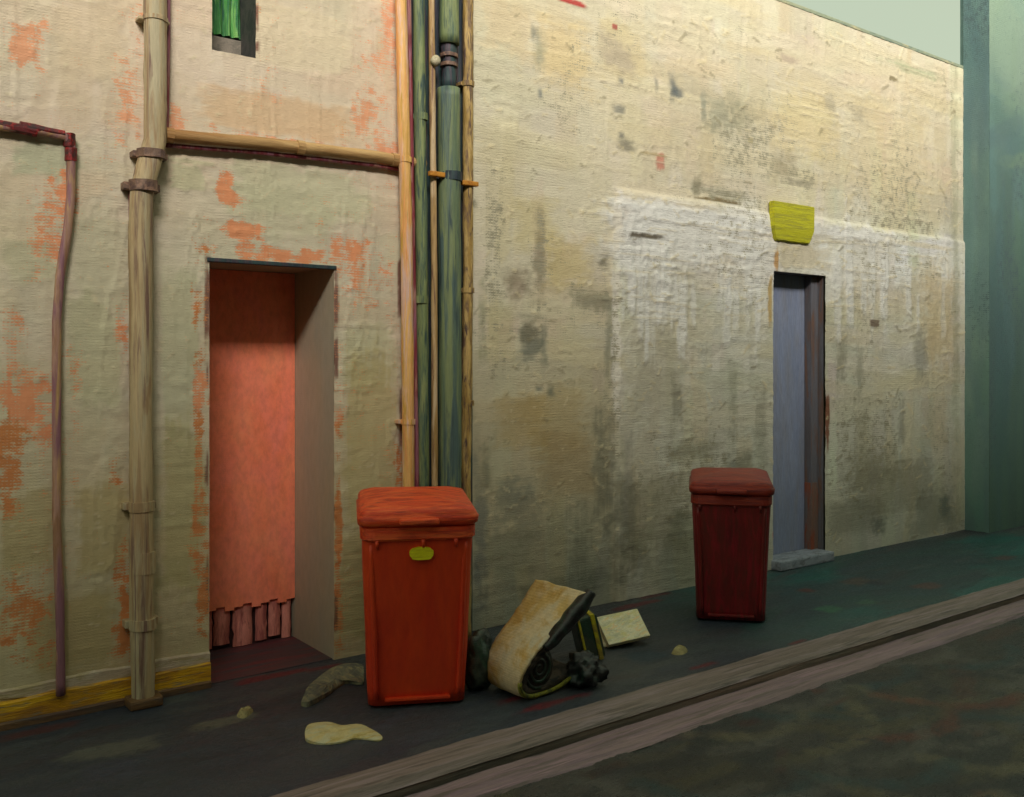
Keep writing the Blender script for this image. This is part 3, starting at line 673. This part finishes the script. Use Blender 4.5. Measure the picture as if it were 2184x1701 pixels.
# wide green pipe, its lower length starts below a gap
e = empty('wide_green_downpipe', foot(960, .085)); tag(e, 'wide green downpipe with a broken collar near its top, second pipe from the right', 'pipe')
bm = bmesh.new(); add_tube(bm, [P(957, 190, .085), P(958, 400, .085), P(960, 800, .085), foot(960, .085)], .066, 20, .05); bm_obj('tube', bm, M['green'], e, local=False, smooth=True)
bm = bmesh.new(); add_tube(bm, [P(958, -420, .085), P(958, 95, .085)], .058, 20, .08); bm_obj('tube', bm, M['greenb'], e, local=False, smooth=True)
bm = bmesh.new(); add_tube(bm, [P(957, 90, .08), P(957, 195, .08)], .045, 14, .3); bm_obj('socket', bm, M['darkteal'], e, local=False, smooth=True)
collar(e, P(959, 378, .085), .071, M['darkteal'], .05)
for z in (120, 140):
    collar(e, P(957, z, .085), .052, M['collar'], .02, stub=False)
e = vert('yellow_ochre_pipe', 'rough yellow ochre pipe, the rightmost of the bundle behind the red bin', 998, 998, 994, .075, .031, M['yellowp'])
p = P(1004, 392, .11); bm = bmesh.new(); add_box(bm, p.x-.06, p.x+.05, p.y-.012, p.y+.02, p.z-.014, p.z+.014, .006); bm_obj('clip', bm, M['ochrebr'], e, local=False)
for y in (180, 620, 860): collar(e, P(998, y, .075), .037, M['yellowp'], .03)

# ================================================================== box above the narrow door
p0 = wp(1649, 428, .055); p1 = wp(1737, 428, .055); pb = wp(1690, 516, .055)
bm = bmesh.new(); zt, zbm = p0.z, pb.z
xa, xc = p0.x, p1.x; tq = .18*(xc-xa)*.5
vsb = []
for (z, inset, dep) in ((zt, 0, .06), (zbm+.34*(zt-zbm), .004, .06), (zbm, tq, .045)):
    vsb.append([bm.verts.new(c) for c in ((xa+inset, -.012, z), (xc-inset, -.012, z), (xc-inset, -dep, z), (xa+inset, -dep, z))])
for a, b in zip(vsb, vsb[1:]):
    for k in range(4): bm.faces.new((a[k], a[(k+1) % 4], b[(k+1) % 4], b[k]))
bm.faces.new(vsb[0][::-1]); bm.faces.new(vsb[-1])
bmesh.ops.bevel(bm, geom=bm.edges[:], offset=.006, segments=2, affect='EDGES')
e = empty('wall_lamp', (xa, 0, zbm)); tag(e, 'yellow-green box lamp fixed to the wall above the narrow door', 'lamp')
bm_obj('lamp_housing', bm, M['lampgreen'], e, local=False)
bm = bmesh.new(); add_box(bm, xa+.05, xc-.05, -.02, -.0085, zbm+.03, zt-.03); bm_obj('bracket', bm, M['wframe'], e, local=False)

# ================================================================== ground
YK = gp(1500, 1436).y; YK2 = YK-.17          # kerb stone
pv = Sheet(lines([-6, .2, 9.5, 26], .022) if False else np.concatenate([lines([-8, -.2], .15)[:-1], lines([-.2, 10.5], .02), lines([10.5, 40], .3)[1:]]), lines([YK, 0.02], .016), lin(66,72,80), lin(44,54,58))
n = fbm(pv.U*.6, pv.V*1.2, 4)
pv.col += (np.array(lin(34,100,98))-pv.col)*(sstep(3.8, 6.0, pv.U)*sstep(.3, .5, n))[..., None]
pv.col += (np.array(lin(46,56,72))-pv.col)*(sstep(.45, .6, fbm(pv.U*.8+3, pv.V*1.5, 4))*.7)[..., None]
pv.rev = np.full(pv.U.shape, .3)
pv.strokes(500, .0, 10, YK, 0, .28, .035, .12, .6, [lin(44,58,80), lin(96,102,98), lin(88,60,70), lin(34,48,60)], h=.002, ang=.25)
pv.strokes(120, 4.5, 10, YK, 0, .3, .05, .15, .7, [lin(40,96,84), lin(80,70,72), lin(44,84,78)], h=.001, ang=.3)
def gd(sh, x, y, pw, ph, *a, z=0, **k):
    p = gp(x, y, z); q = gp(x+pw, y, z); r = gp(x, y-ph, z)
    sh.dab(p.x, p.y, max(.01, abs(q.x-p.x)), max(.008, abs(r.y-p.y)*.8), *a, **k)
for (x, y, w, h, c) in [(590,1440,110,6,lin(116,34,44)),(690,1425,60,5,lin(110,30,40)),(1360,1290,90,5,lin(110,30,46)),(1400,1270,60,4,lin(96,30,40)),(1180,1500,120,7,lin(120,26,40)),(1100,1490,60,7,lin(110,30,44)),(80,1560,110,10,lin(84,48,52)),
        (1500,1420,60,5,lin(116,26,40)),(1700,1370,40,4,lin(110,34,40)),(1580,1300,50,6,lin(100,60,66)),(1980,1250,50,12,lin(88,66,66)),(1830,1240,60,14,lin(84,76,74)),(2140,1190,50,8,lin(84,66,70)),(1720,1260,30,10,lin(96,52,52)),
        (1770,1300,40,12,lin(58,116,92)),(1850,1285,36,8,lin(64,104,88)),(1870,1245,24,12,lin(40,50,66)),(1540,1350,60,14,lin(64,68,76)),(1380,1400,70,20,lin(44,66,80)),(900,1570,90,14,lin(66,74,86)),(230,1640,60,20,lin(60,66,84)),(640,1540,60,12,lin(66,78,92)),
        (480,1540,80,14,lin(104,106,96)),(240,1600,120,20,lin(98,100,94)),(200,1560,80,6,lin(60,52,62)),(560,1380,70,8,lin(110,52,56)),(900,1640,60,8,lin(56,56,66)),(380,1490,40,10,lin(84,92,92))]:
    gd(pv, x, y, w, h, c, .85, rag=.5, soft=.4, h=.001)
# heaped dirt strokes along the kerb joint
pv.h += .006*(fbm(pv.U*5, pv.V*22, 3)-.5)
o_ = pv.mesh('pavement', lambda a, b, h: np.stack([a, b, h-.0015], -1), (), M['asphalt']); tag(o_, None, None, kind='structure')
# kerb + gutter
def strip(name, prof, mat, x0=-8, x1=40, amp=.006):
    bm = bmesh.new(); prev = None
    xs = np.concatenate([np.linspace(x0, 0, 20)[:-1], np.linspace(0, 11, 260), np.linspace(11, x1, 30)[1:]])
    for x in xs:
        ring = []
        for i, (y, z) in enumerate(prof):
            d = amp*mnoise.noise(Vector((x*2.5, i*3.1, 1)))+amp*.5*mnoise.noise(Vector((x*12, i*3.1, 4)))
            ring.append(bm.verts.new((x, y+d, z+(d*.7 if 0 < i < len(prof)-1 else 0))))
        if prev:
            for a in range(len(prof)-1): bm.faces.new((prev[a], prev[a+1], ring[a+1], ring[a]))
        prev = ring
    o = bm_obj(name, bm, mat, None); tag(o, None, None, kind='structure'); return o
strip('kerb', [(YK+.02, -.006), (YK+.004, .008), (YK-.06, .014), (YK2+.02, .012), (YK2, .0), (YK2-.012, -.012)], M['kerb'])
strip('kerb_face', [(YK2-.004, -.006), (YK2-.012, -.03), (YK2-.014, -.056)], M['kerbface'], amp=.004)
YG = YK2-.20
strip('gutter', [(YK2-.008, -.050), (YK2-.04, -.040), (YK2-.12, -.036), (YG+.02, -.046), (YG, -.064)], M['gutter'], amp=.010)
rd = Sheet(np.concatenate([lines([-8, -.2], .15)[:-1], lines([-.2, 9], .024), lines([9, 40], .3)[1:]]), np.concatenate([lines([-6.4, -3.6], .2)[:-1], lines([-3.6, YG+.03], .02)]), lin(62,60,50), lin(40,46,48))
rd.col += (np.array(lin(50,58,60))-rd.col)*(sstep(.42, .6, fbm(rd.U*.5+2, rd.V*.8, 4))*.8)[..., None]
rd.rev[:] = .32
rd.strokes(60, 0, 7, -3.4, YG, .22, .008, .1, .7, [lin(130,130,116)], h=.004, ang=.7)
rd.strokes(420, 0, 8, -3.6, YG, .28, .045, .2, .75, [lin(30,44,54), lin(100,96,76), lin(104,52,38), lin(24,50,60), lin(84,84,80)], h=.003, ang=.5)
for (x, y, w, h, c) in [(1750,1470,60,10,lin(92,48,34)),(1790,1500,60,9,lin(90,52,36)),(1600,1540,50,10,lin(66,30,30)),(1560,1530,30,16,lin(38,28,28)),(1300,1640,100,12,lin(74,52,38)),(1620,1430,90,8,lin(50,72,78)),(1900,1400,90,10,lin(84,60,44)),
        (1450,1600,60,14,lin(88,84,64)),(1700,1580,120,20,lin(72,72,66)),(1500,1660,140,16,lin(84,80,60)),(1860,1470,50,10,lin(40,60,74)),(2080,1420,60,12,lin(48,64,68)),(2100,1560,60,14,lin(84,58,46)),(1950,1560,90,18,lin(60,64,60))]:
    gd(rd, x, y, w, h, c, .85, z=-.064, rag=.5, soft=.4, h=.002)
for _ in range(70):
    u_ = random.uniform(.4, 5.5); v_ = random.uniform(-3.3, YG-.1); a0 = random.uniform(-.9, .5); c_ = random.choice([lin(120,116,92), lin(26,36,44), lin(118,58,40), lin(36,74,80), lin(104,104,98), lin(86,82,60)])
    for k in range(9):
        t = k/8-.5
        rd.dab(u_+t*.7*math.cos(a0+t*.8), v_+t*.7*math.sin(a0+t*.8), .07, .05, c_, .55, a0+t*.8, .5, .5, h=.0016)
rd.h += .014*(fbm(rd.U*3, rd.V*16, 3)-.5)
o_ = rd.mesh('road', lambda a, b, h: np.stack([a, b, h-.064], -1), (), M['road']); tag(o_, None, None, kind='structure')
bm = bmesh.new(); add_box(bm, -60, 90, -60, 60, -.5, -.16); o_ = bm_obj('ground', bm, M['paving'], None); tag(o_, None, None, kind='structure')
bm = bmesh.new(); add_box(bm, -8, 40, -9.0, -6.38, -.15, 0.0, .01); o_ = bm_obj('far_pavement', bm, M['paving'], None); tag(o_, None, None, kind='structure')

# ================================================================== wheelie bins
def rrect(w, d, r, n=5, cx=0, cy=0):
    out = []
    for (sx, sy, a0) in ((1, 1, 0), (-1, 1, 90), (-1, -1, 180), (1, -1, 270)):
        for k in range(n+1):
            a = R_(a0+90*k/n); out.append((cx+sx*(w/2-r)+r*math.cos(a), cy+sy*(d/2-r)+r*math.sin(a)))
    return out
def loft(bm, secs, cap0=True, cap1=True):
    rings = [[bm.verts.new((x, y, z if not callable(z) else z(x, y))) for (x, y) in pts] for (pts, z) in secs]
    n = len(rings[0])
    for a, b in zip(rings, rings[1:]):
        for k in range(n): bm.faces.new((a[k], a[(k+1) % n], b[(k+1) % n], b[k]))
    if cap0: bm.faces.new(rings[0][::-1])
    if cap1: bm.faces.new(rings[-1])
def make_bin(label, loc, rz, mb, ml, w=.505, d=.52, H=.955, sticker=True, seed=0):
    e = empty('wheelie_bin', loc, rz); tag(e, label, 'bin', 'wheelie bins on the pavement')
    # body; front faces local -y
    bm = bmesh.new(); hb = H-.12
    secs = []
    for t in np.linspace(0, 1, 14):
        ww = w*(.90+.12*t); dp = d*(.78+.20*t)
        secs.append((rrect(ww, dp, .045+.02*t, 5, 0, .04*(1-t)), .012+hb*t))
    loft(bm, secs); disp_bm(bm, .004, 5, seed)
    body = bm_obj('body', bm, mb, e, smooth=True)
    for sx in (-1, 1):                                       # moulded corner ribs of the front
        bm = bmesh.new(); add_tube(bm, [(sx*w*.375, -d*.350, .05), (sx*w*.40, -d*.40, .4), (sx*w*.425, -d*.445, H-.18)], .013, 8, .3)
        bm_obj('rib', bm, mb, e, smooth=True)
    bm = bmesh.new(); add_box(bm, -w*.30, w*.30, -d*.36, -d*.30, .035, .05, .004); bm_obj('toe_rib', bm, mb, e)
    bm = bmesh.new()                                         # collar round the mouth
    loft(bm, [(rrect(w*1.0, d*.99, .06), H-.165), (rrect(w*1.05, d*1.03, .065), H-.155), (rrect(w*1.05, d*1.03, .065), H-.105), (rrect(w*1.0, d*.99, .06), H-.10)])
    disp_bm(bm, .003, 12, seed); bm_obj('rim', bm, ml, e, smooth=False)
    bm = bmesh.new()                                         # lid, domed and sloping to the front
    def zt(h): return lambda x, y: h+.030*(y/d+.5)+.022*math.cos(x/w*2.6)-.018
    def zl(h): return lambda x, y: h+.012*(y/d+.5)
    loft(bm, [(rrect(w*1.04, d*1.03, .06), zl(H-.098)), (rrect(w*1.09, d*1.08, .07), zl(H-.09)), (rrect(w*1.10, d*1.09, .045), zl(H-.058)), (rrect(w*1.07, d*1.06, .045), zl(H-.052)),
              (rrect(w*1.065, d*1.055, .045), zt(H-.030)), (rrect(w*1.03, d*1.03, .045), zt(H-.015)), (rrect(w*.94, d*.94, .05), zt(H-.008)), (rrect(w*.5, d*.5, .08), zt(H)), (rrect(w*.16, d*.16, .02), zt(H+.002))])
    disp_bm(bm, .005, 7, seed+3)
    lid = bm_obj('lid', bm, ml, e, smooth=True)
    bm = bmesh.new(); add_box(bm, -.09, .09, -d*.58-.012, -d*.50, H-.085, H-.06, .008); bm_obj('lid_grip', bm, ml, lid, smooth=False)
    bm = bmesh.new()                                         # handle bar behind the lid
    for sx in (-1, 1): add_tube(bm, [(sx*w*.36, d*.42, H-.09), (sx*w*.36, d*.60, H-.045)], .014, 8)
    add_tube(bm, [(-w*.42, d*.60, H-.045), (w*.42, d*.60, H-.045)], .016, 10); bm_obj('handle', bm, mb, e, smooth=True)
    bm = bmesh.new(); add_tube(bm, [(-w*.36, d*.36, .1), (w*.36, d*.36, .1)], .012, 8); bm_obj('axle', bm, M['rubber'], e, smooth=True)
    for sx in (-1, 1):
        bm = bmesh.new(); add_tube(bm, [(sx*w*.28, d*.36, .1), (sx*w*.36, d*.36, .1)], lambda t: .1-.012*abs(2*t-1)**2, 24)
        wh = bm_obj('wheel', bm, M['rubber'], e, smooth=False)
        bm = bmesh.new(); add_tube(bm, [(sx*w*.355, d*.36, .1), (sx*w*.375, d*.36, .1)], .05, 16); bm_obj('hub', bm, mb, wh)
    for x in (-.19, .02, .17):                               # drops of paint / lugs under the rim
        bm = bmesh.new(); add_tube(bm, [(x, -d*.495, H-.16), (x+.002, -d*.487, H-.20)], lambda t: .011*(1-.5*t), 8, .2); bm_obj('lug', bm, mb, e, smooth=True)
    if sticker:
        bm = bmesh.new(); yy = -d*.485
        ring = []
        for k in range(22):
            a = 2*math.pi*k/22; rr = 1+.16*mnoise.noise(Vector((math.cos(a)*2, math.sin(a)*2, 4)))
            ring.append((.012+.055*rr*math.copysign(abs(math.cos(a))**.7, math.cos(a)), .030*rr*math.copysign(abs(math.sin(a))**.8, math.sin(a))))
        zc = H-.225
        f0 = [bm.verts.new((x, yy-.006, zc+z)) for x, z in ring]; f1 = [bm.verts.new((x, yy+.02, zc+z)) for x, z in ring]
        bm.faces.new(f0)
        for k in range(22): bm.faces.new((f0[k], f0[(k+1) % 22], f1[(k+1) % 22], f1[k]))
        bm_obj('sticker', bm, M['sticker'], e)
    return e
def facing(p, extra=0):
    d = Vector((p.x-CAM.x, p.y-CAM.y)); return math.atan2(d.y, d.x)-math.pi/2+extra
pf = gp(885, 1520); dirn = (Vector((pf.x, pf.y, 0))-Vector((CAM.x, CAM.y, 0))).normalized()
pc = Vector((pf.x, pf.y, 0))+dirn*.24
make_bin('bright red wheelie bin with a yellow sticker in front of the green pipes', pc, facing(pc, R_(4)), M['bin'], M['lid'])
pf = gp(1557, 1334); dirn = (Vector((pf.x, pf.y, 0))-Vector((CAM.x, CAM.y, 0))).normalized()
pc = Vector((pf.x, pf.y, 0))+dirn*.23
make_bin('darker maroon wheelie bin with a rusty red lid beside the narrow blue door', pc, facing(pc, R_(2)), M['bindark'], M['liddark'], w=.465, d=.50, H=.895, sticker=False, seed=5)

# ================================================================== discarded things on the pavement
def frame_at(p): return p
A = (RT*.64-F*.77).normalized(); Pd = (RT*.75+F*.66).normalized(); UP = Vector((0, 0, 1))
# curled carpet strip: profile in (Pd, up), width along A
base = gp(1034, 1476) ; base.z = 0
prof = [(.335,.50),(.285,.445),(.225,.385),(.16,.325),(.095,.27),(.04,.21),(.008,.145),(.008,.08),(.04,.028),(.10,.004),(.18,.000),(.26,.008),(.33,.03),(.39,.065)]
def cat(prof, k=6):
    out = []
    for i in range(len(prof)-1):
        p0 = prof[max(i-1, 0)]; p1 = prof[i]; p2 = prof[i+1]; p3 = prof[min(i+2, len(prof)-1)]
        for j in range(k):
            t = j/k
            out.append(tuple(.5*((2*p1[a])+(-p0[a]+p2[a])*t+(2*p0[a]-5*p1[a]+4*p2[a]-p3[a])*t*t+(-p0[a]+3*p1[a]-3*p2[a]+p3[a])*t**3) for a in (0, 1)))
    out.append(prof[-1]); return out
cp = cat(prof)
TH = .022; Wd = .23
def sheet_mesh(lay0, lay1, mat, name, parent, w0=0.0, w1=1.0, nw=14):
    bm = bmesh.new(); g = []
    for i, (a, z) in enumerate(cp):
        a2, z2 = cp[min(i+1, len(cp)-1)]; a1, z1 = cp[max(i-1, 0)]
        tx, tz = a2-a1, z2-z1; l = math.hypot(tx, tz); nx, nz = -tz/l, tx/l       # points to the inside of the curl
        row = []
        for side in (lay0, lay1):
            for j in range(nw+1):
                w = Wd*(w0+(w1-w0)*j/nw)*(1.0+.60*(z/.5))
                wb = .006*mnoise.noise(Vector((a*9, z*9, w*12)))
                jag = .010*mnoise.noise(Vector((i*.4, 3, w0)))*(j in (0, nw))
                pt = base+Pd*(a+nx*side)+UP*max(.002, z+nz*side+wb)+A*(w+jag)
                row.append(bm.verts.new(pt))
        g.append(row)
    m_ = nw+1
    for r0, r1 in zip(g, g[1:]):
        for j in range(nw):
            bm.faces.new((r0[j], r0[j+1], r1[j+1], r1[j])); bm.faces.new((r0[m_+j+1], r0[m_+j], r1[m_+j], r1[m_+j+1]))
        bm.faces.new((r0[0], r1[0], r1[m_], r0[m_])); bm.faces.new((r0[nw], r0[m_+nw], r1[m_+nw], r1[nw]))
    for r in (g[0], g[-1]):
        for j in range(nw): bm.faces.new((r[j], r[j+1], r[m_+j+1], r[m_+j]))
    return bm_obj(name, bm, mat, parent, local=False, smooth=True)
e = empty('curled_carpet', base); tag(e, 'curled cream carpet strip with dark inside, on the pavement right of the bright red bin', 'carpet')
sheet_mesh(0, .012, M['mat_out'], 'backing', e); sheet_mesh(-.0 + .0125, .052, M['mat_in'], 'pile', e, .01, .985)
# olive binding on the near edge of the curl
bm = bmesh.new(); pts = [base+Pd*a+UP*(z+.016)+A*(Wd*(1+.60*z/.5)+.004) for a, z in cp[int(len(cp)*.52):]]
add_tube(bm, pts, .011, 8, .3); bm_obj('binding', bm, M['mat_edge'], e, local=False, smooth=True)
bm = bmesh.new(); pts = [base+Pd*a+UP*(z+.0)+A*(Wd*(1+.60*z/.5)+.008)+Pd*.035-UP*.002 for a, z in cp[:int(len(cp)*.34)]]
add_tube(bm, pts, lambda t: .040*(1-.4*(2*t-1)**2), 8, .45); bm_obj('rolled_edge', bm, M['bag'], e, local=False, smooth=True)
# dark rolled core of the carpet, its layers showing at the near end
core = base+Pd*.155+UP*.135
bm = bmesh.new(); add_tube(bm, [core+A*t for t in (.02, .12, .225)], .098, 26, .12); co_ = bm_obj('core', bm, M['mat_in'], e, local=False, smooth=True)
bm = bmesh.new(); fc = core+A*.226
add_tube(bm, [fc+Pd*(r*math.cos(a))+UP*(r*math.sin(a)) for r, a in [(.012+.0021*k, 1.0+k*.42) for k in range(40)]], .0085, 6, .3)
bm_obj('coiled_edge', bm, M['bag2'], co_, local=False, smooth=True)

def blob(name, label, cat_, c, rx, ry, rz_, mat, seed, amp=.25, sub=4, ax=None):
    bm = bmesh.new(); bmesh.ops.create_icosphere(bm, subdivisions=sub, radius=1.0)
    ax = ax or RT; ay = Vector((-ax.y, ax.x, 0))
    for v in bm.verts:
        q = v.co.copy(); nn = mnoise.fractal(q*1.6+Vector((seed, 0, 0)), .9, 2.1, 4)
        ridg = abs(mnoise.noise(q*3.1+Vector((0, seed, 0))))
        q *= 1+amp*nn-.12*ridg
        z = q.z*rz_
        w = c+ax*(q.x*rx)+ay*(q.y*ry)+UP*(z+rz_*.86); w.z = max(.002, w.z)
        v.co = w
    o = bm_obj(name, bm, mat, None, smooth=True)
    o.data.transform(Matrix.Translation(-c)); o.location = c
    tag(o, label, cat_); return o
g = gp(1018, 1478); blob('rubbish_bag', 'black rubbish bag slumped between the bright red bin and the curled carpet', 'rubbish bag', Vector((g.x, g.y, 0))+F*.08, .085, .10, .15, M['bag2'], 3.0)
g = gp(1248, 1482); blob('rubbish_bag', 'crumpled black rubbish bag at the open end of the curled carpet', 'rubbish bag', Vector((g.x, g.y, 0))+F*.13, .10, .085, .085, M['bag'], 8.0, .5)
# dark crate with two straps and a pale board leaning on it
g = gp(1256, 1424); cc = Vector((g.x, g.y, 0))+F*.16
bx = (RT*.97+F*.25).normalized(); by = Vector((-bx.y, bx.x, 0))
def obox(bm, c, ax, ay, az, hx, hy, hz, bev=.006):
    b2 = bmesh.new(); add_box(b2, -hx, hx, -hy, hy, -hz, hz, bev)
    me = bpy.data.meshes.new('tmp'); b2.to_mesh(me); b2.free()
    mt = Matrix(((ax.x, ay.x, az.x, c.x), (ax.y, ay.y, az.y, c.y), (ax.z, ay.z, az.z, c.z), (0, 0, 0, 1)))
    me.transform(mt); bm.from_mesh(me); bpy.data.meshes.remove(me)
e = empty('strapped_case', cc); tag(e, 'small dark case with two yellow straps, beside the striped pale board', 'case')
tz = (UP*.97-RT*.22).normalized(); tx = by.cross(tz)
bm = bmesh.new(); obox(bm, cc+UP*.125, tx, by, tz, .062, .07, .115, .012); disp_bm(bm, .006, 14); bm_obj('body', bm, M['bag2'], e, local=False)
for dx, w in ((-.045, .006), (.034, .011)):
    bm = bmesh.new(); obox(bm, cc+UP*.125+tx*dx, tx, by, tz, w, .0775, .122, .002); disp_bm(bm, .003, 22); bm_obj('strap', bm, M['strap'], e, local=False)
g = gp(1325, 1378); cc2 = Vector((g.x, g.y, 0))+F*.05
e = empty('board_stack', cc2); tag(e, 'short stack of pale boards tilted on the pavement right of the strapped case', 'boards')
ux = (RT*.93+F*.30+UP*.12).normalized(); un = (UP*.72-F*.66+RT*.0).normalized(); un = (un-ux*un.dot(ux)).normalized(); uy = un.cross(ux)
for k in range(3):
    bm = bmesh.new(); obox(bm, cc2+UP*(.085)+un*(.026*(k-1))+ux*(.004+.010*(k % 2))-uy*(.012*k-.01), ux, uy, un, .138-.006*k, .092, .0125, .002); disp_bm(bm, .003, 18, k); bm_obj('board', bm, M['card'], e, local=False)
bm = bmesh.new(); obox(bm, cc2+UP*.035, (RT*.95+F*.3).normalized(), Vector((-.3*RT.x, 0, 0))+F, UP, .085, .05, .032, .004) if False else add_box(bm, cc2.x-.08, cc2.x+.10, cc2.y-.01, cc2.y+.10, .001, .07, .008)
bm_obj('support_block', bm, M['bag'], e, local=False)

def flat(name, label, cat_, outline, mat, zt=.02, lift=.0, z=0.0, seed=0):
    pts = [gp(x, y, z) for x, y in outline]; c = sum(pts, Vector())/len(pts); c.z = z
    bm = bmesh.new(); nr = 5
    # smooth outline
    o2 = cat(([(p.x, p.y) for p in pts]+[(pts[0].x, pts[0].y)]), 4)[:-1]
    rings = []
    for k in range(nr+1):
        t = k/nr; ring = []
        for (x, y) in o2:
            px, py = c.x+(x-c.x)*(1-.92*t), c.y+(y-c.y)*(1-.92*t)
            hz = z+.002+zt*(math.sin(min(1, t*1.6)*math.pi/2))*(1+.9*mnoise.noise(Vector((px*26, py*26, seed))))+lift*.5*(1+mnoise.noise(Vector((px*6, py*6, seed+2))))
            ring.append(bm.verts.new((px, py, hz)))
        rings.append(ring)
    nn = len(o2)
    low = [bm.verts.new((v.co.x, v.co.y, z+.0005)) for v in rings[0]]
    rings.insert(0, low)
    for a, b in zip(rings, rings[1:]):
        for k in range(nn): bm.faces.new((a[k], a[(k+1) % nn], b[(k+1) % nn], b[k]))
    bm.faces.new(rings[-1]); bm.faces.new(low[::-1])
    o = bm_obj(name, bm, mat, None, smooth=False); o.data.transform(Matrix.Translation(-c)); o.location = c
    return tag(o, label, cat_)
flat('paper_scrap', 'long crumpled cream paper scrap lying nearest the kerb, left of centre', 'paper', [(650,1568),(660,1550),(700,1544),(730,1552),(770,1550),(812,1572),(808,1582),(760,1578),(730,1586),(690,1590),(655,1584)], M['paper'], .007, .016, seed=1)
flat('rag', 'grey rag spread on the pavement against the left foot of the bright red bin', 'rag', [(642,1506),(660,1470),(700,1435),(740,1425),(772,1428),(776,1455),(770,1462),(735,1460),(700,1484),(660,1508)], M['cloth'], .012, .03, seed=4)
flat('pebble', 'small yellowish stone on the pavement between the ochre downpipe and the rag', 'stone', [(504,1530),(512,1516),(530,1510),(540,1516),(534,1526),(518,1534)], M['stone'], .018, 0, seed=6)
flat('pebble', 'small pale stone on the pavement between the pale boards and the maroon bin', 'stone', [(1432,1395),(1440,1382),(1455,1378),(1466,1388),(1462,1396),(1445,1400)], M['stone'], .02, 0, seed=9)

# ================================================================== unseen building added across the street to shade the lower wall and pavement
ob = empty('opposite_occluder', (0, -9, 0)); tag(ob, 'plain grey unseen building added across the street to shade the cream wall', 'building')
HO = 8.65  # height set so its soft shadow darkens the lower wall
bm = bmesh.new(); add_box(bm, -30, 45, -16, -9.0, 0, HO); bm_obj('wall', bm, M['occluder'], ob, local=False)
bm = bmesh.new(); add_box(bm, -30.1, 45.1, -16.1, -8.9, HO, HO+.12); bm_obj('cornice', bm, M['coping'], ob, local=False)
for ix in range(-3, 6):
    for iz in range(2):
        x = ix*3.2+.4; z = 1.1+iz*2.8
        bm = bmesh.new(); add_box(bm, x-.55, x+.55, -9.01, -8.93, z, z+1.4, .01); w_ = bm_obj('window', bm, M['wframe'], ob, local=False)
        bm = bmesh.new(); add_box(bm, x-.47, x+.47, -8.935, -8.925, z+.08, z+1.32); bm_obj('pane', bm, M['glass'], w_, local=False)

# ================================================================== light
EL, AZ = R_(30), R_(-26)       # sun in front of the wall, slightly to its left
sd = Vector((math.sin(AZ)*math.cos(EL), -math.cos(AZ)*math.cos(EL), math.sin(EL)))
sun = bpy.data.lights.new('sun', 'SUN'); sun.energy = 4.0; sun.angle = R_(24); sun.color = (1.0, .935, .865)
so = bpy.data.objects.new('sun', sun); COL.objects.link(so); so.rotation_euler = sd.to_track_quat('Z', 'Y').to_euler()
W = bpy.data.worlds.new('World'); S.world = W; W.use_nodes = True
nt = W.node_tree; bg = nt.nodes['Background']
sky = nt.nodes.new('ShaderNodeTexSky'); sky.sky_type = 'NISHITA'; sky.sun_disc = False
sky.sun_elevation = EL; sky.sun_rotation = math.atan2(sd.x, sd.y); sky.air_density = 1.0; sky.dust_density = 4.0; sky.ozone_density = 1.0
mx = nt.nodes.new('ShaderNodeMix'); mx.data_type = 'RGBA'; mx.inputs[0].default_value = .8
nt.links.new(sky.outputs[0], mx.inputs[6]); mx.inputs[7].default_value = (4.6, 5.2, 3.5, 1)
nt.links.new(mx.outputs[2], bg.inputs['Color']); bg.inputs['Strength'].default_value = .09
try: S.cycles.max_bounces = 8; S.cycles.diffuse_bounces = 4
except Exception: pass
S.view_settings.view_transform = 'Standard'; S.view_settings.look = 'None'
S.view_settings.exposure = 0.6; S.view_settings.gamma = 1.0; S.view_settings.use_curve_mapping = False

# ================================================================== camera
cam = bpy.data.cameras.new('camera'); co = bpy.data.objects.new('camera', cam); COL.objects.link(co)
cam.sensor_width = 36; cam.sensor_fit = 'HORIZONTAL'; cam.lens = 36*FOC/2184
cam.shift_y = -(850.5-HY)/2184; cam.clip_end = 500; cam.clip_start = .05
co.location = CAM
co.rotation_euler = (R_(90), 0, math.atan2(F.y, F.x)-math.pi/2)
S.camera = co
